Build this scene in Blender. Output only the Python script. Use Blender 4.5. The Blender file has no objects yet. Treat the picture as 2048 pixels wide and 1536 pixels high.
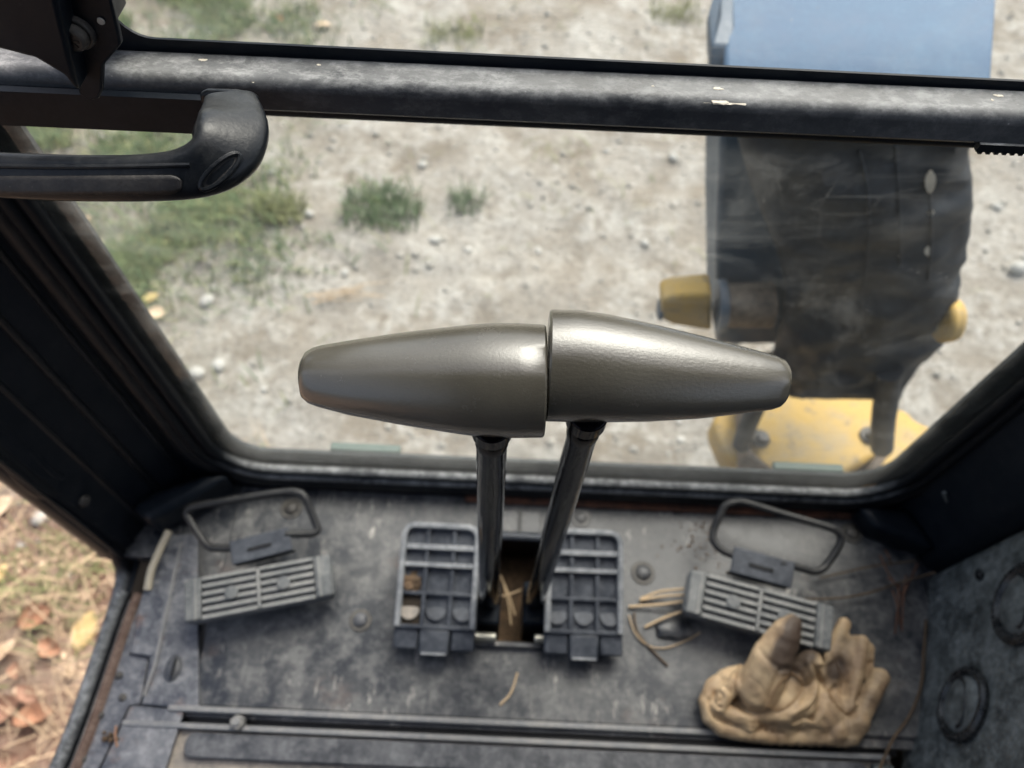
import bpy, bmesh, math, random
import numpy as np
from mathutils import Vector, Matrix, noise
from mathutils.bvhtree import BVHTree

random.seed(7)
rng = np.random.default_rng(11)
scene = bpy.context.scene
col = scene.collection
R = math.radians

# ------------------------------------------------------------------ camera
PITCH, ROLL, FPX, CAMZ = R(58.0), R(2.6), 1479.0, 0.82
GZ = -0.75                                   # level of the ground outside
cp, sp = math.cos(PITCH), math.sin(PITCH)
FW = Vector((0, cp, -sp))
_r0, _u0 = Vector((1, 0, 0)), Vector((0, sp, cp))
RT = _r0 * math.cos(ROLL) + _u0 * math.sin(ROLL)
UP = -_r0 * math.sin(ROLL) + _u0 * math.cos(ROLL)
EYE = Vector((0, 0, CAMZ))
cam_d = bpy.data.cameras.new('camera')
cam = bpy.data.objects.new('camera', cam_d)
col.objects.link(cam)
m = Matrix((RT, UP, -FW)).transposed().to_4x4()
m.translation = EYE
cam.matrix_world = m
cam_d.sensor_width = 36.0
cam_d.lens = 36.0 * FPX / 2048.0
cam_d.clip_start = 0.01
cam_d.clip_end = 400
cam_d.dof.use_dof = True
cam_d.dof.focus_distance = 0.345
cam_d.dof.aperture_fstop = 7.2
scene.camera = cam

# ------------------------------------------------------------------ light
SUN_EL, SUN_AZ = R(56), R(25)                # azimuth measured from +Y (ahead) towards +X
world = bpy.data.worlds.new('World')
scene.world = world
world.use_nodes = True
wn = world.node_tree
sky = wn.nodes.new('ShaderNodeTexSky')
sky.sky_type = 'NISHITA'
sky.sun_disc = False
sky.sun_elevation = SUN_EL
sky.sun_rotation = SUN_AZ
sky.dust_density = 6.0
sky.air_density = 1.0
sky.ozone_density = 1.0
bg = wn.nodes['Background']
hs = wn.nodes.new('ShaderNodeHueSaturation')      # thin overcast: paler than a clear sky
hs.inputs['Saturation'].default_value = 0.74
wn.links.new(sky.outputs[0], hs.inputs['Color'])
wn.links.new(hs.outputs[0], bg.inputs[0])
bg.inputs[1].default_value = 0.15
sun_d = bpy.data.lights.new('sun', 'SUN')
sun_d.energy = 1.3
sun_d.angle = R(35)
sun_d.color = (1.0, 0.97, 0.93)
sun = bpy.data.objects.new('sun', sun_d)
col.objects.link(sun)
sdir = Vector((math.cos(SUN_EL) * math.sin(SUN_AZ), math.cos(SUN_EL) * math.cos(SUN_AZ), math.sin(SUN_EL)))
sun.rotation_euler = sdir.to_track_quat('Z', 'Y').to_euler()
sun.location = (0, 0, 4)
vs = scene.view_settings
vs.view_transform = 'Standard'
vs.look = 'None'
vs.exposure = 1.05
vs.gamma = 1.0
vs.use_curve_mapping = False
scene.cycles.use_denoising = True
scene.cycles.max_bounces = 10
scene.cycles.transparent_max_bounces = 12

# ------------------------------------------------------------------ measuring helpers (design pixels -> real points)
def ray(px, py):
    return FW + RT * ((px - 1024) / FPX) - UP * ((py - 768) / FPX)
def onZ(px, py, z=0.0):
    d = ray(px, py); return EYE + d * ((z - CAMZ) / d.z)
def onY(px, py, y):
    d = ray(px, py); return EYE + d * (y / d.y)
def onX(px, py, x):
    d = ray(px, py); return EYE + d * (x / d.x)
def atD(px, py, d):
    return EYE + ray(px, py) * d

# ------------------------------------------------------------------ materials
def sock(n, names):
    for k in names:
        if k in n.inputs: return n.inputs[k]
class NT:
    def __init__(s, name):
        s.m = bpy.data.materials.new(name); s.m.use_nodes = True
        s.t = s.m.node_tree; s.p = s.t.nodes['Principled BSDF']
        s.tc = s.t.nodes.new('ShaderNodeTexCoord')
    def n(s, typ, **kw):
        nd = s.t.nodes.new(typ)
        for k, v in kw.items(): setattr(nd, k, v)
        return nd
    def l(s, a, b): s.t.links.new(a, b)
    def noise(s, scale, detail=6, rough=0.6, vec=None, dist=0.0):
        nd = s.n('ShaderNodeTexNoise')
        nd.inputs['Scale'].default_value = scale; nd.inputs['Detail'].default_value = detail
        nd.inputs['Roughness'].default_value = rough; nd.inputs['Distortion'].default_value = dist
        s.l(vec if vec is not None else s.tc.outputs['Object'], nd.inputs['Vector'])
        return nd.outputs['Fac']
    def scaled(s, sc, rot=(0, 0, 0)):
        mp = s.n('ShaderNodeMapping'); mp.inputs['Scale'].default_value = sc; mp.inputs['Rotation'].default_value = rot
        s.l(s.tc.outputs['Object'], mp.inputs['Vector']); return mp.outputs[0]
    def ramp(s, fac, lo, hi, a=0.0, b=1.0):
        mr = s.n('ShaderNodeMapRange'); mr.inputs[1].default_value = lo; mr.inputs[2].default_value = hi
        mr.inputs[3].default_value = a; mr.inputs[4].default_value = b
        s.l(fac, mr.inputs[0]); return mr.outputs[0]
    def math(s, op, a, b, clamp=False):
        nd = s.n('ShaderNodeMath', operation=op); nd.use_clamp = clamp
        for i, x in enumerate((a, b)):
            if isinstance(x, (int, float)): nd.inputs[i].default_value = x
            else: s.l(x, nd.inputs[i])
        return nd.outputs[0]
    def mix(s, fac, a, b):
        nd = s.n('ShaderNodeMix', data_type='RGBA')
        for i, x in ((0, fac), (6, a), (7, b)):
            if isinstance(x, (int, float)): nd.inputs[i].default_value = x
            elif isinstance(x, tuple): nd.inputs[i].default_value = (*x[:3], 1)
            else: s.l(x, nd.inputs[i])
        return nd.outputs[2]
    def voro(s, scale, feature='F1', vec=None):
        nd = s.n('ShaderNodeTexVoronoi', feature=feature); nd.inputs['Scale'].default_value = scale
        s.l(vec if vec is not None else s.tc.outputs['Object'], nd.inputs['Vector'])
        return nd.outputs['Distance']
    def upness(s, lo, hi):
        g = s.n('ShaderNodeNewGeometry'); sx = s.n('ShaderNodeSeparateXYZ'); s.l(g.outputs['Normal'], sx.inputs[0])
        return s.ramp(sx.outputs[2], lo, hi)
    def xyz(s):
        sx = s.n('ShaderNodeSeparateXYZ'); s.l(s.tc.outputs['Object'], sx.inputs[0]); return sx.outputs
    def out(s, color=None, rough=None, metal=0.0, spec=0.5, bump=None, bs=0.3, bd=0.001):
        p = s.p
        if color is not None:
            if isinstance(color, tuple): p.inputs['Base Color'].default_value = (*color[:3], 1)
            else: s.l(color, p.inputs['Base Color'])
        if rough is not None:
            if isinstance(rough, (int, float)): p.inputs['Roughness'].default_value = rough
            else: s.l(rough, p.inputs['Roughness'])
        p.inputs['Metallic'].default_value = metal
        p.inputs['Specular IOR Level'].default_value = spec
        if bump is not None:
            b = s.n('ShaderNodeBump'); b.inputs['Strength'].default_value = bs; b.inputs['Distance'].default_value = bd
            s.l(bump, b.inputs['Height']); s.l(b.outputs[0], p.inputs['Normal'])
        return s.m

def dusty(name, base, dust, amount=0.6, scale=18, rough=0.45, drough=0.9, speck=0.25, up=True, bs=0.3, stretch=(1, 1, 1), spec=0.5, rust=None, uplo=-0.1, uphi=0.85, lo=0.40, hi=0.66, scuff=0.0):
    """painted or rubber surface with settled dust, specks and smears"""
    s = NT(name)
    v = s.scaled(stretch)
    a = s.ramp(s.noise(scale, 10, 0.72, v), lo, hi)
    b = s.ramp(s.noise(scale * 5, 6, 0.78, v, 0.15), 0.46, 0.64)
    f = s.math('MULTIPLY', s.math('ADD', s.math('MULTIPLY', a, 0.62), s.math('MULTIPLY', b, 0.45)), amount)
    if up: f = s.math('MULTIPLY', f, s.upness(uplo, uphi))
    sp_ = s.ramp(s.voro(scale * 7), 0.10, 0.05)
    gate = s.ramp(s.noise(scale * 1.4, 3), 0.50, 0.62)
    f = s.math('ADD', f, s.math('MULTIPLY', s.math('MULTIPLY', sp_, gate), speck), True)
    c = s.mix(f, base, dust)
    if scuff:
        sc1 = s.ramp(s.noise(1, 6, 0.7, s.scaled((95, 34, 60))), 0.57, 0.68); sc2 = s.ramp(s.noise(7, 4, 0.6), 0.46, 0.60)
        c = s.mix(s.math('MULTIPLY', s.math('MULTIPLY', sc1, sc2), scuff), c, (0.50, 0.47, 0.43))
    if rust:
        rf = s.math('MULTIPLY', s.ramp(s.noise(scale * 1.7, 8, 0.7), 0.58, 0.70), rust[1])
        c = s.mix(rf, c, rust[0])
    r = s.ramp(f, 0, 1, rough, drough)
    return s.out(c, r, 0, spec, s.noise(scale * 14, 4, 0.6), bs, 0.0006)

M = {}
M['black'] = dusty('black_paint', (0.008, 0.009, 0.011), (0.20, 0.19, 0.18), 0.08, 12, 0.38, speck=0.10, up=False, spec=0.25)
M['post'] = dusty('post_black_plastic', (0.004, 0.007, 0.012), (0.16, 0.17, 0.18), 0.07, 9, 0.42, speck=0.14, up=False, spec=0.16)
M['beam'] = dusty('crossbar_paint', (0.006, 0.009, 0.014), (0.46, 0.46, 0.45), 1.0, 24, 0.40, speck=0.35, stretch=(0.6, 1, 1), spec=0.4, uplo=0.25, uphi=1.0, lo=0.28, hi=0.72)
M['rubber'] = dusty('seal_rubber', (0.006, 0.008, 0.011), (0.52, 0.53, 0.53), 0.80, 22, 0.5, speck=0.2, spec=0.2, uplo=.35, uphi=1.0, lo=.28, hi=.66)  # pale tone on up faces paints in the highlight along the seals
M['frit'] = dusty('glass_edge_rubber', (0.016, 0.021, 0.023), (0.14, 0.155, 0.16), 0.5, 40, 0.7, up=False)
M['floor'] = dusty('floor_steel', (0.014, 0.018, 0.026), (0.36, 0.35, 0.335), 0.60, 8, 0.36, speck=0.3, lo=.44, hi=.68, scuff=.95, rust=((0.16, 0.07, 0.035), 0.25))
M['sill'] = dusty('sill_steel', (0.042, 0.047, 0.063), (0.36, 0.36, 0.37), 0.85, 20, 0.38, speck=0.3, rust=((0.20, 0.09, 0.05), 0.5))
M['lip'] = dusty('worn_steel_edge', (0.16, 0.165, 0.175), (0.36, 0.34, 0.31), 0.7, 30, 0.45)
M['mat'] = dusty('mat_dirt', (0.15, 0.14, 0.13), (0.42, 0.36, 0.30), 1.0, 16, 0.7, speck=0.3)
M['rib'] = dusty('mat_rubber', (0.022, 0.025, 0.033), (0.30, 0.30, 0.31), 0.55, 24, 0.45, speck=0.4)
M['pedal'] = dusty('pedal_rubber', (0.020, 0.025, 0.036), (0.22, 0.235, 0.265), 0.36, 30, 0.5, speck=0.2)
M['pedal_edge'] = dusty('pedal_worn_rubber', (0.13, 0.14, 0.155), (0.42, 0.425, 0.43), 0.9, 30, 0.5)
M['mud'] = dusty('dried_mud', (0.045, 0.03, 0.018), (0.20, 0.125, 0.07), 1.0, 60, 0.9, bs=1.0)
M['pad'] = dusty('pad_rubber', (0.075, 0.082, 0.088), (0.30, 0.30, 0.29), 0.7, 40, 0.55)
M['padrib'] = dusty('pad_rib', (0.16, 0.165, 0.165), (0.36, 0.35, 0.33), 0.8, 40, 0.55)
M['console'] = dusty('console_plastic', (0.024, 0.030, 0.032), (0.26, 0.285, 0.29), 0.75, 30, 0.45, speck=0.35, up=False)
M['handle'] = dusty('handle_plastic', (0.007, 0.009, 0.012), (0.34, 0.33, 0.31), 0.12, 30, 0.28, speck=0.2, uplo=.3, uphi=1.0, spec=0.28)
M['handle_panel'] = dusty('handle_grip_panel', (0.009, 0.008, 0.008), (0.2, 0.18, 0.16), 0.2, 30, 0.5, up=False, bs=0.6)
M['bolt'] = dusty('bolt_steel', (0.10, 0.10, 0.10), (0.40, 0.38, 0.35), 0.8, 60, 0.4)
M['darkbolt'] = dusty('dark_bolt', (0.035, 0.033, 0.032), (0.22, 0.2, 0.17), 0.6, 70, 0.45)
M['zinc'] = NT('zinc_pin').out((0.62, 0.60, 0.52), 0.3, 0.8)
M['cream'] = dusty('cream_strip', (0.42, 0.37, 0.28), (0.5, 0.46, 0.38), 0.6, 30, 0.7)
M['gloss'] = dusty('plug_gloss_plastic', (0.008, 0.009, 0.011), (0.2, 0.21, 0.21), 0.2, 40, 0.22, up=False, spec=0.4)
M['underside'] = NT('dirty_tray').out((0.03, 0.022, 0.015), 0.95)

def shaft_mat():
    s = NT('gloss_black_lever')
    n = s.noise(1, 5, 0.6, s.scaled((110, 110, 16)), 1.5)
    c = s.mix(s.ramp(n, 0.58, 0.75, 0, 0.2), (0.003, 0.003, 0.004), (0.04, 0.044, 0.048))
    return s.out(c, s.ramp(n, 0.4, 0.7, 0.03, 0.09), 0, 0.13, n, 0.30, 0.0010)
M['shaft'] = shaft_mat()

def grip_mat(name, pits, along):
    s = NT(name)
    n1 = s.noise(14, 6, 0.6)
    fine = s.noise(1, 4, 0.75, s.scaled((300 * along, 900, 900)))
    c = s.mix(s.ramp(n1, 0.3, 0.7), (0.066, 0.060, 0.046), (0.094, 0.087, 0.070))
    c = s.mix(s.ramp(fine, 0.4, 0.7, 0, 0.30), c, (0.048, 0.044, 0.036))
    wear = s.ramp(s.noise(7, 3, 0.5), 0.45, 0.70, 0, 0.25)
    c = s.mix(wear, c, (0.20, 0.19, 0.165))
    r = s.ramp(s.noise(36, 6, 0.7), 0.3, 0.7, 0.17, 0.30)
    h = s.math('ADD', fine, s.math('MULTIPLY', s.noise(700, 2, 0.5), 0.5))
    s.p.inputs['Coat Weight'].default_value = 0.60; s.p.inputs['Coat Roughness'].default_value = 0.24
    return s.out(c, r, 0.0, 0.6, h, pits, 0.0005)
M['grip_smooth'] = grip_mat('grip_worn_plastic', 0.22, 2.2)
M['grip_grain'] = grip_mat('grip_grained_plastic', 0.30, 1.0)

def glass_mat(name, haze, scratch, seed, grime=0.0):
    s = NT(name)
    t = s.t
    out = t.nodes['Material Output']
    v = s.scaled((1, 1, 1), (0.3 * seed, 0.5, 0.2 * seed))
    big = s.ramp(s.noise(4.5, 6, 0.6, v), 0.30, 0.75)
    smear = s.ramp(s.noise(1, 7, 0.65, s.scaled((9, 30, 36), (0.2, 0.7 + seed, 0.3)), 1.2), 0.46, 0.72)
    swirl = s.ramp(s.noise(13, 9, 0.75, v, 0.5), 0.52, 0.72)
    dots = s.math('MULTIPLY', s.ramp(s.voro(95), 0.13, 0.05), s.ramp(s.noise(9, 3), 0.5, 0.64))
    w = s.voro(13, 'DISTANCE_TO_EDGE', s.scaled((1, 2.2, 0.55), (0.4, 0.6 + seed, 0.1)))
    hair = s.math('MULTIPLY', s.ramp(w, 0.012, 0.002), s.ramp(s.noise(11, 4), 0.52, 0.66))
    f = s.math('ADD', s.math('MULTIPLY', big, haze), s.math('MULTIPLY', s.math('MULTIPLY', smear, s.ramp(s.noise(5, 3), .42, .6)), scratch * 0.75))
    f = s.math('ADD', f, s.math('MULTIPLY', swirl, scratch * 0.45))
    f = s.math('ADD', f, s.math('MULTIPLY', dots, scratch * 1.6))
    f = s.math('ADD', f, s.math('MULTIPLY', hair, scratch * 0.22))
    x_, y_, z_ = s.xyz()                              # grime gathers along the lower edge
    low = s.math('MULTIPLY', s.ramp(z_, 0.22, 0.03), s.ramp(s.noise(9, 6, 0.65), 0.25, 0.7))
    f = s.math('ADD', f, s.math('MULTIPLY', low, grime))
    f = s.math('ADD', f, haze * 0.30, True)
    tr = s.n('ShaderNodeBsdfTransparent'); tr.inputs[0].default_value = (0.95, 0.97, 0.955, 1)
    gl = s.n('ShaderNodeBsdfGlossy'); gl.inputs['Roughness'].default_value = 0.03
    fr = s.n('ShaderNodeFresnel'); fr.inputs[0].default_value = 1.45
    ge = s.n('ShaderNodeNewGeometry')                # thin pane: reflect on the face met first only
    front = s.math('SUBTRACT', 1.0, ge.outputs['Backfacing'])
    m1 = s.n('ShaderNodeMixShader'); s.l(s.math('MULTIPLY', fr.outputs[0], front), m1.inputs[0]); s.l(tr.outputs[0], m1.inputs[1]); s.l(gl.outputs[0], m1.inputs[2])
    tl = s.n('ShaderNodeBsdfTranslucent'); tl.inputs[0].default_value = (0.62, 0.63, 0.60, 1)
    df = s.n('ShaderNodeBsdfDiffuse'); df.inputs[0].default_value = (0.55, 0.55, 0.53, 1)
    md = s.n('ShaderNodeMixShader'); md.inputs[0].default_value = 0.35
    s.l(tl.outputs[0], md.inputs[1]); s.l(df.outputs[0], md.inputs[2])
    m2 = s.n('ShaderNodeMixShader'); s.l(f, m2.inputs[0]); s.l(m1.outputs[0], m2.inputs[1]); s.l(md.outputs[0], m2.inputs[2])
    s.l(m2.outputs[0], out.inputs['Surface'])
    return s.m
M['glass_low'] = glass_mat('dirty_window_glass', 0.018, 0.15, 1.0, 0.13)
M['glass_up'] = glass_mat('speckled_windscreen_glass', 0.016, 0.17, 2.3)
M['green'] = NT('green_strip').out((0.085, 0.125, 0.108), 0.6)

def ground_mat():
    s = NT('packed_chalky_dirt')
    n1 = s.noise(2.6, 9, 0.62, None, 0.4); n2 = s.noise(14, 9, 0.68); n3 = s.noise(55, 6, 0.7)
    c = s.mix(s.ramp(n1, 0.40, 0.58), (0.25, 0.215, 0.17), (0.37, 0.345, 0.305))
    c = s.mix(s.math('MULTIPLY', s.ramp(n2, 0.44, 0.58, 0.0, 0.9), s.ramp(s.noise(3.7, 6, 0.6), 0.34, 0.60)), c, (0.50, 0.48, 0.435))
    c = s.mix(s.ramp(n3, 0.50, 0.66, 0, 0.7), c, (0.17, 0.145, 0.115))
    peb = s.ramp(s.voro(38), 0.32, 0.16); c = s.mix(s.math('MULTIPLY', peb, s.ramp(n2, 0.5, 0.62)), c, (0.50, 0.485, 0.45))
    x, y, z = s.xyz()
    d = s.math('ADD', x, s.math('MULTIPLY', s.math('SUBTRACT', n1, 0.5), 0.5))
    litter = s.math('MULTIPLY', s.ramp(d, -0.46, -0.72), s.ramp(y, 0.85, 0.45))
    brown = s.mix(s.ramp(n2, 0.35, 0.65), (0.27, 0.135, 0.09), (0.48, 0.345, 0.26))
    c = s.mix(s.math('MULTIPLY', litter, 0.9), c, brown)
    soil = s.math('MULTIPLY', s.ramp(d, -0.50, -1.0), s.ramp(n1, 0.35, 0.6))
    c = s.mix(s.math('MULTIPLY', soil, 0.45), c, (0.15, 0.14, 0.085))
    h = s.math('ADD', s.math('MULTIPLY', n2, 1.0), s.math('MULTIPLY', n3, 0.4))
    return s.out(c, 0.95, 0, 0.2, h, 0.8, 0.03)
M['ground'] = ground_mat()
def plain(name, c, rough=0.8, var=0.25, scale=40, bs=0.3, trans=0.0):
    s = NT(name)
    a = tuple(x * (1 - var) for x in c); b = tuple(min(1, x * (1 + var)) for x in c)
    n = s.noise(scale, 6, 0.65)
    m_ = s.out(s.mix(s.ramp(n, 0.3, 0.7), a, b), rough, 0, 0.4, n, bs, 0.001)
    return m_
M['stone'] = plain('pale_stone', (0.43, 0.42, 0.385), 0.85, 0.2, 20)
M['pebble'] = plain('pebble_grey', (0.33, 0.315, 0.28), 0.9, 0.35, 6)
M['grass'] = plain('green_grass', (0.095, 0.145, 0.062), 0.7, 0.35, 9)
M['grass_pale'] = plain('pale_grass', (0.22, 0.235, 0.10), 0.7, 0.3, 9)
M['straw'] = plain('dry_straw', (0.54, 0.40, 0.25), 0.7, 0.3, 12)
M['needle'] = plain('brown_pine_needle', (0.12, 0.055, 0.032), 0.6, 0.4, 30)
M['twig'] = plain('brown_twig', (0.10, 0.068, 0.042), 0.8, 0.4, 60)
M['leaf_y'] = plain('leaf_yellow', (0.62, 0.46, 0.20), 0.6, 0.2, 25)
M['leaf_o'] = plain('leaf_orange', (0.38, 0.20, 0.115), 0.6, 0.3, 25)
M['leaf_b'] = plain('leaf_brown', (0.30, 0.17, 0.11), 0.65, 0.3, 25)
M['leaf_p'] = plain('leaf_pale', (0.66, 0.50, 0.34), 0.65, 0.25, 25)
M['lining'] = plain('pale_lining', (0.66, 0.60, 0.50), 0.8, 0.1)

def paint_yellow():
    s = NT('chipped_yellow_paint')
    a = s.ramp(s.noise(16, 8, 0.65), 0.45, 0.68); b = s.ramp(s.noise(44, 6, 0.7), 0.56, 0.68)
    c = s.mix(s.math('MULTIPLY', a, 0.7), (0.56, 0.36, 0.085), (0.36, 0.31, 0.22))
    c = s.mix(s.math('MULTIPLY', b, 0.7), c, (0.17, 0.15, 0.12))
    return s.out(c, 0.55, 0, 0.4, s.noise(60, 5), 0.3, 0.001)
M['yellow'] = paint_yellow()
M['blue'] = dusty('sky_tinted_paint', (0.055, 0.115, 0.205), (0.20, 0.285, 0.375), 0.6, 8, 0.5, speck=0.2, up=False, spec=0.25)  # blue base colour paints the sky's reflection into the boom plate
M['boom'] = dusty('boom_dark_paint', (0.050, 0.085, 0.130), (0.12, 0.155, 0.19), 0.5, 12, 0.42, speck=0.2, up=False)
M['fabric'] = dusty('black_hose_fabric', (0.007, 0.011, 0.018), (0.062, 0.075, 0.092), 0.55, 11, 0.6, speck=0.1, up=False, bs=0.6, spec=0.35, rust=((0.05, 0.042, 0.036), 0.25))
M['rusty'] = dusty('rusty_boss', (0.06, 0.045, 0.035), (0.34, 0.25, 0.17), 0.8, 25, 0.7, up=False)

def leather():
    s = NT('tan_leather')
    at = s.n('ShaderNodeAttribute'); at.attribute_name = 'stain'
    n = s.noise(38, 8, 0.65); n2 = s.noise(140, 5, 0.6)
    c = s.mix(s.ramp(n, 0.32, 0.66), (0.31, 0.20, 0.11), (0.63, 0.47, 0.29))
    c = s.mix(s.ramp(n2, 0.5, 0.75, 0, 0.35), c, (0.22, 0.145, 0.095))
    c = s.mix(s.ramp(s.noise(17, 6, 0.7), 0.47, 0.64, 0, 0.70), c, (0.20, 0.130, 0.082))
    f = s.math('ADD', at.outputs['Fac'], s.math('MULTIPLY', s.math('SUBTRACT', n, 0.5), 0.5), True)
    c = s.mix(s.math('MULTIPLY', s.ramp(f, 0.0, 0.62), 0.93), c, (0.040, 0.027, 0.022))
    return s.out(c, s.ramp(n, 0.3, 0.7, 0.45, 0.7), 0, 0.4, s.math('ADD', n, s.math('MULTIPLY', n2, 0.5)), 0.5, 0.0015)
M['leather'] = leather()
M['seam'] = plain('leather_seam', (0.25, 0.155, 0.08), 0.8, 0.2, 80)

# ------------------------------------------------------------------ object helpers
def tag(o, label=None, cat=None, group=None, kind=None):
    if label: o['label'] = label
    if cat: o['category'] = cat
    if group: o['group'] = group
    if kind: o['kind'] = kind
    return o
def thing(name, loc, label, cat=None, group=None, kind=None):
    o = bpy.data.objects.new(name, None); o.empty_display_size = 0.03
    col.objects.link(o); o.location = loc
    return tag(o, label, cat, group, kind)
def attach(o, parent):
    if parent is not None:
        o.parent = parent
        pm = Matrix.Translation(parent.location)
        if parent.parent is not None and parent.type == 'MESH': pm = Matrix.Identity(4)
        o.matrix_parent_inverse = pm.inverted()
class MB:
    def __init__(s): s.bm = bmesh.new()
    def box(s, x0, x1, y0, y1, z0, z1):
        v = [s.bm.verts.new((x, y, z)) for z in (z0, z1) for y in (y0, y1) for x in (x0, x1)]
        for f in ((0, 2, 3, 1), (4, 5, 7, 6), (0, 1, 5, 4), (2, 6, 7, 3), (0, 4, 6, 2), (1, 3, 7, 5)):
            s.bm.faces.new([v[i] for i in f])
        return s
    def obox(s, o, u, v, n, a, b, c):
        """box in a local frame: a=(u0,u1) b=(v0,v1) c=(n0,n1)"""
        P = [s.bm.verts.new(o + u * i + v * j + n * k) for k in c for j in b for i in a]
        for f in ((0, 2, 3, 1), (4, 5, 7, 6), (0, 1, 5, 4), (2, 6, 7, 3), (0, 4, 6, 2), (1, 3, 7, 5)):
            s.bm.faces.new([P[i] for i in f])
        return s
    def prism(s, pts, ext):
        ext = Vector(ext); a = [s.bm.verts.new(p) for p in pts]; b = [s.bm.verts.new(Vector(p) + ext) for p in pts]
        s.bm.faces.new(a); s.bm.faces.new(b[::-1]); n = len(a)
        for i in range(n): s.bm.faces.new((a[i], b[i], b[(i + 1) % n], a[(i + 1) % n]))
        return s
    def loft(s, rings, closed=True, cap=True):
        R_ = [[s.bm.verts.new(p) for p in r] for r in rings]
        n = len(R_[0])
        for i in range(len(R_) - 1):
            for j in range(n if closed else n - 1):
                k = (j + 1) % n
                s.bm.faces.new((R_[i][j], R_[i][k], R_[i + 1][k], R_[i + 1][j]))
        if cap and closed: s.bm.faces.new(R_[0][::-1]); s.bm.faces.new(R_[-1])
        return s
    def cone(s, p0, p1, r0, r1, n=24):
        p0, p1 = Vector(p0), Vector(p1); d = (p1 - p0).normalized()
        u = d.orthogonal().normalized(); w = d.cross(u)
        ring = lambda p, r: [p + (u * math.cos(2 * math.pi * i / n) + w * math.sin(2 * math.pi * i / n)) * r for i in range(n)]
        return s.loft([ring(p0, r0), ring(p1, r1)])
    def tube(s, path, r, n=10, closed=False, sx=1.0, up=None):
        path = [Vector(p) for p in path]; rings = []; N = len(path)
        prev = None
        for i, p in enumerate(path):
            a = path[(i - 1) % N] if (closed or i > 0) else p
            b = path[(i + 1) % N] if (closed or i < N - 1) else p
            d = (b - a).normalized()
            if up is not None: u = (Vector(up) - d * d.dot(Vector(up))).normalized()
            elif prev is None: u = d.orthogonal().normalized()
            else: u = (prev - d * d.dot(prev)).normalized()
            prev = u; w = d.cross(u)
            rr = r(i / max(1, N - 1)) if callable(r) else r
            rings.append([p + (u * math.cos(2 * math.pi * k / n) * sx + w * math.sin(2 * math.pi * k / n)) * rr for k in range(n)])
        if closed:
            rings.append(rings[0]); s.loft(rings, cap=False)
            bmesh.ops.remove_doubles(s.bm, verts=s.bm.verts[:], dist=1e-6)
        else: s.loft(rings)
        return s
    def ball(s, c, r, sc=(1, 1, 1), sub=2):
        mt = Matrix.Translation(c) @ Matrix.Diagonal((*[r * k for k in sc], 1))
        bmesh.ops.create_icosphere(s.bm, subdivisions=sub, radius=1, matrix=mt); return s
    def build(s, name, mat, parent=None, smooth=False, bevel=0.0, seg=2, sub=0):
        bmesh.ops.recalc_face_normals(s.bm, faces=s.bm.faces[:])
        me = bpy.data.meshes.new(name); s.bm.to_mesh(me); s.bm.free()
        me.materials.append(mat)
        o = bpy.data.objects.new(name, me); col.objects.link(o)
        if bevel:
            b = o.modifiers.new('bevel', 'BEVEL'); b.width = bevel; b.segments = seg; b.limit_method = 'ANGLE'; b.angle_limit = R(30)
            smooth = True
        if sub:
            q = o.modifiers.new('sub', 'SUBSURF'); q.levels = sub; q.render_levels = sub
        if smooth:
            me.shade_smooth()
            if not sub: me.set_sharp_from_angle(angle=R(40))
        attach(o, parent)
        return o
def raw(name, verts, faces, mat, parent=None, smooth=False):
    me = bpy.data.meshes.new(name); me.from_pydata([tuple(v) for v in verts], [], faces)
    for mm in (mat if isinstance(mat, (list, tuple)) else [mat]): me.materials.append(mm)
    o = bpy.data.objects.new(name, me); col.objects.link(o)
    if smooth: me.shade_smooth()
    attach(o, parent); return o
def smooth_path(pts, n=6, closed=False):
    pts = [Vector(p) for p in pts]; N = len(pts); res = []
    rngi = range(N if closed else N - 1)
    for i in rngi:
        p0 = pts[(i - 1) % N] if (closed or i > 0) else pts[i]
        p1, p2 = pts[i], pts[(i + 1) % N]
        p3 = pts[(i + 2) % N] if (closed or i < N - 2) else pts[(i + 1) % N]
        for k in range(n):
            t = k / n
            res.append(0.5 * ((2 * p1) + (p2 - p0) * t + (2 * p0 - 5 * p1 + 4 * p2 - p3) * t * t + (3 * p1 - p0 - 3 * p2 + p3) * t ** 3))
    if not closed: res.append(pts[-1])
    return res
def rounded(poly, r, n=8):
    """2-D polygon with rounded corners"""
    out = []; N = len(poly)
    for i in range(N):
        p, a, b = Vector(poly[i]), Vector(poly[i - 1]), Vector(poly[(i + 1) % N])
        rr = r[i] if isinstance(r, (list, tuple)) else r
        da, db = (a - p).normalized(), (b - p).normalized()
        ang = da.angle(db); t = rr / math.tan(ang / 2)
        s0, s1 = p + da * t, p + db * t
        c = p + (da + db).normalized() * (rr / math.sin(ang / 2))
        v0, v1 = s0 - c, s1 - c
        a0 = math.atan2(v0.y, v0.x); a1 = math.atan2(v1.y, v1.x)
        dd = (a1 - a0 + math.pi) % (2 * math.pi) - math.pi
        out += [c + Vector((math.cos(a0 + dd * k / n), math.sin(a0 + dd * k / n))) * rr for k in range(n + 1)]
    return out

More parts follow.
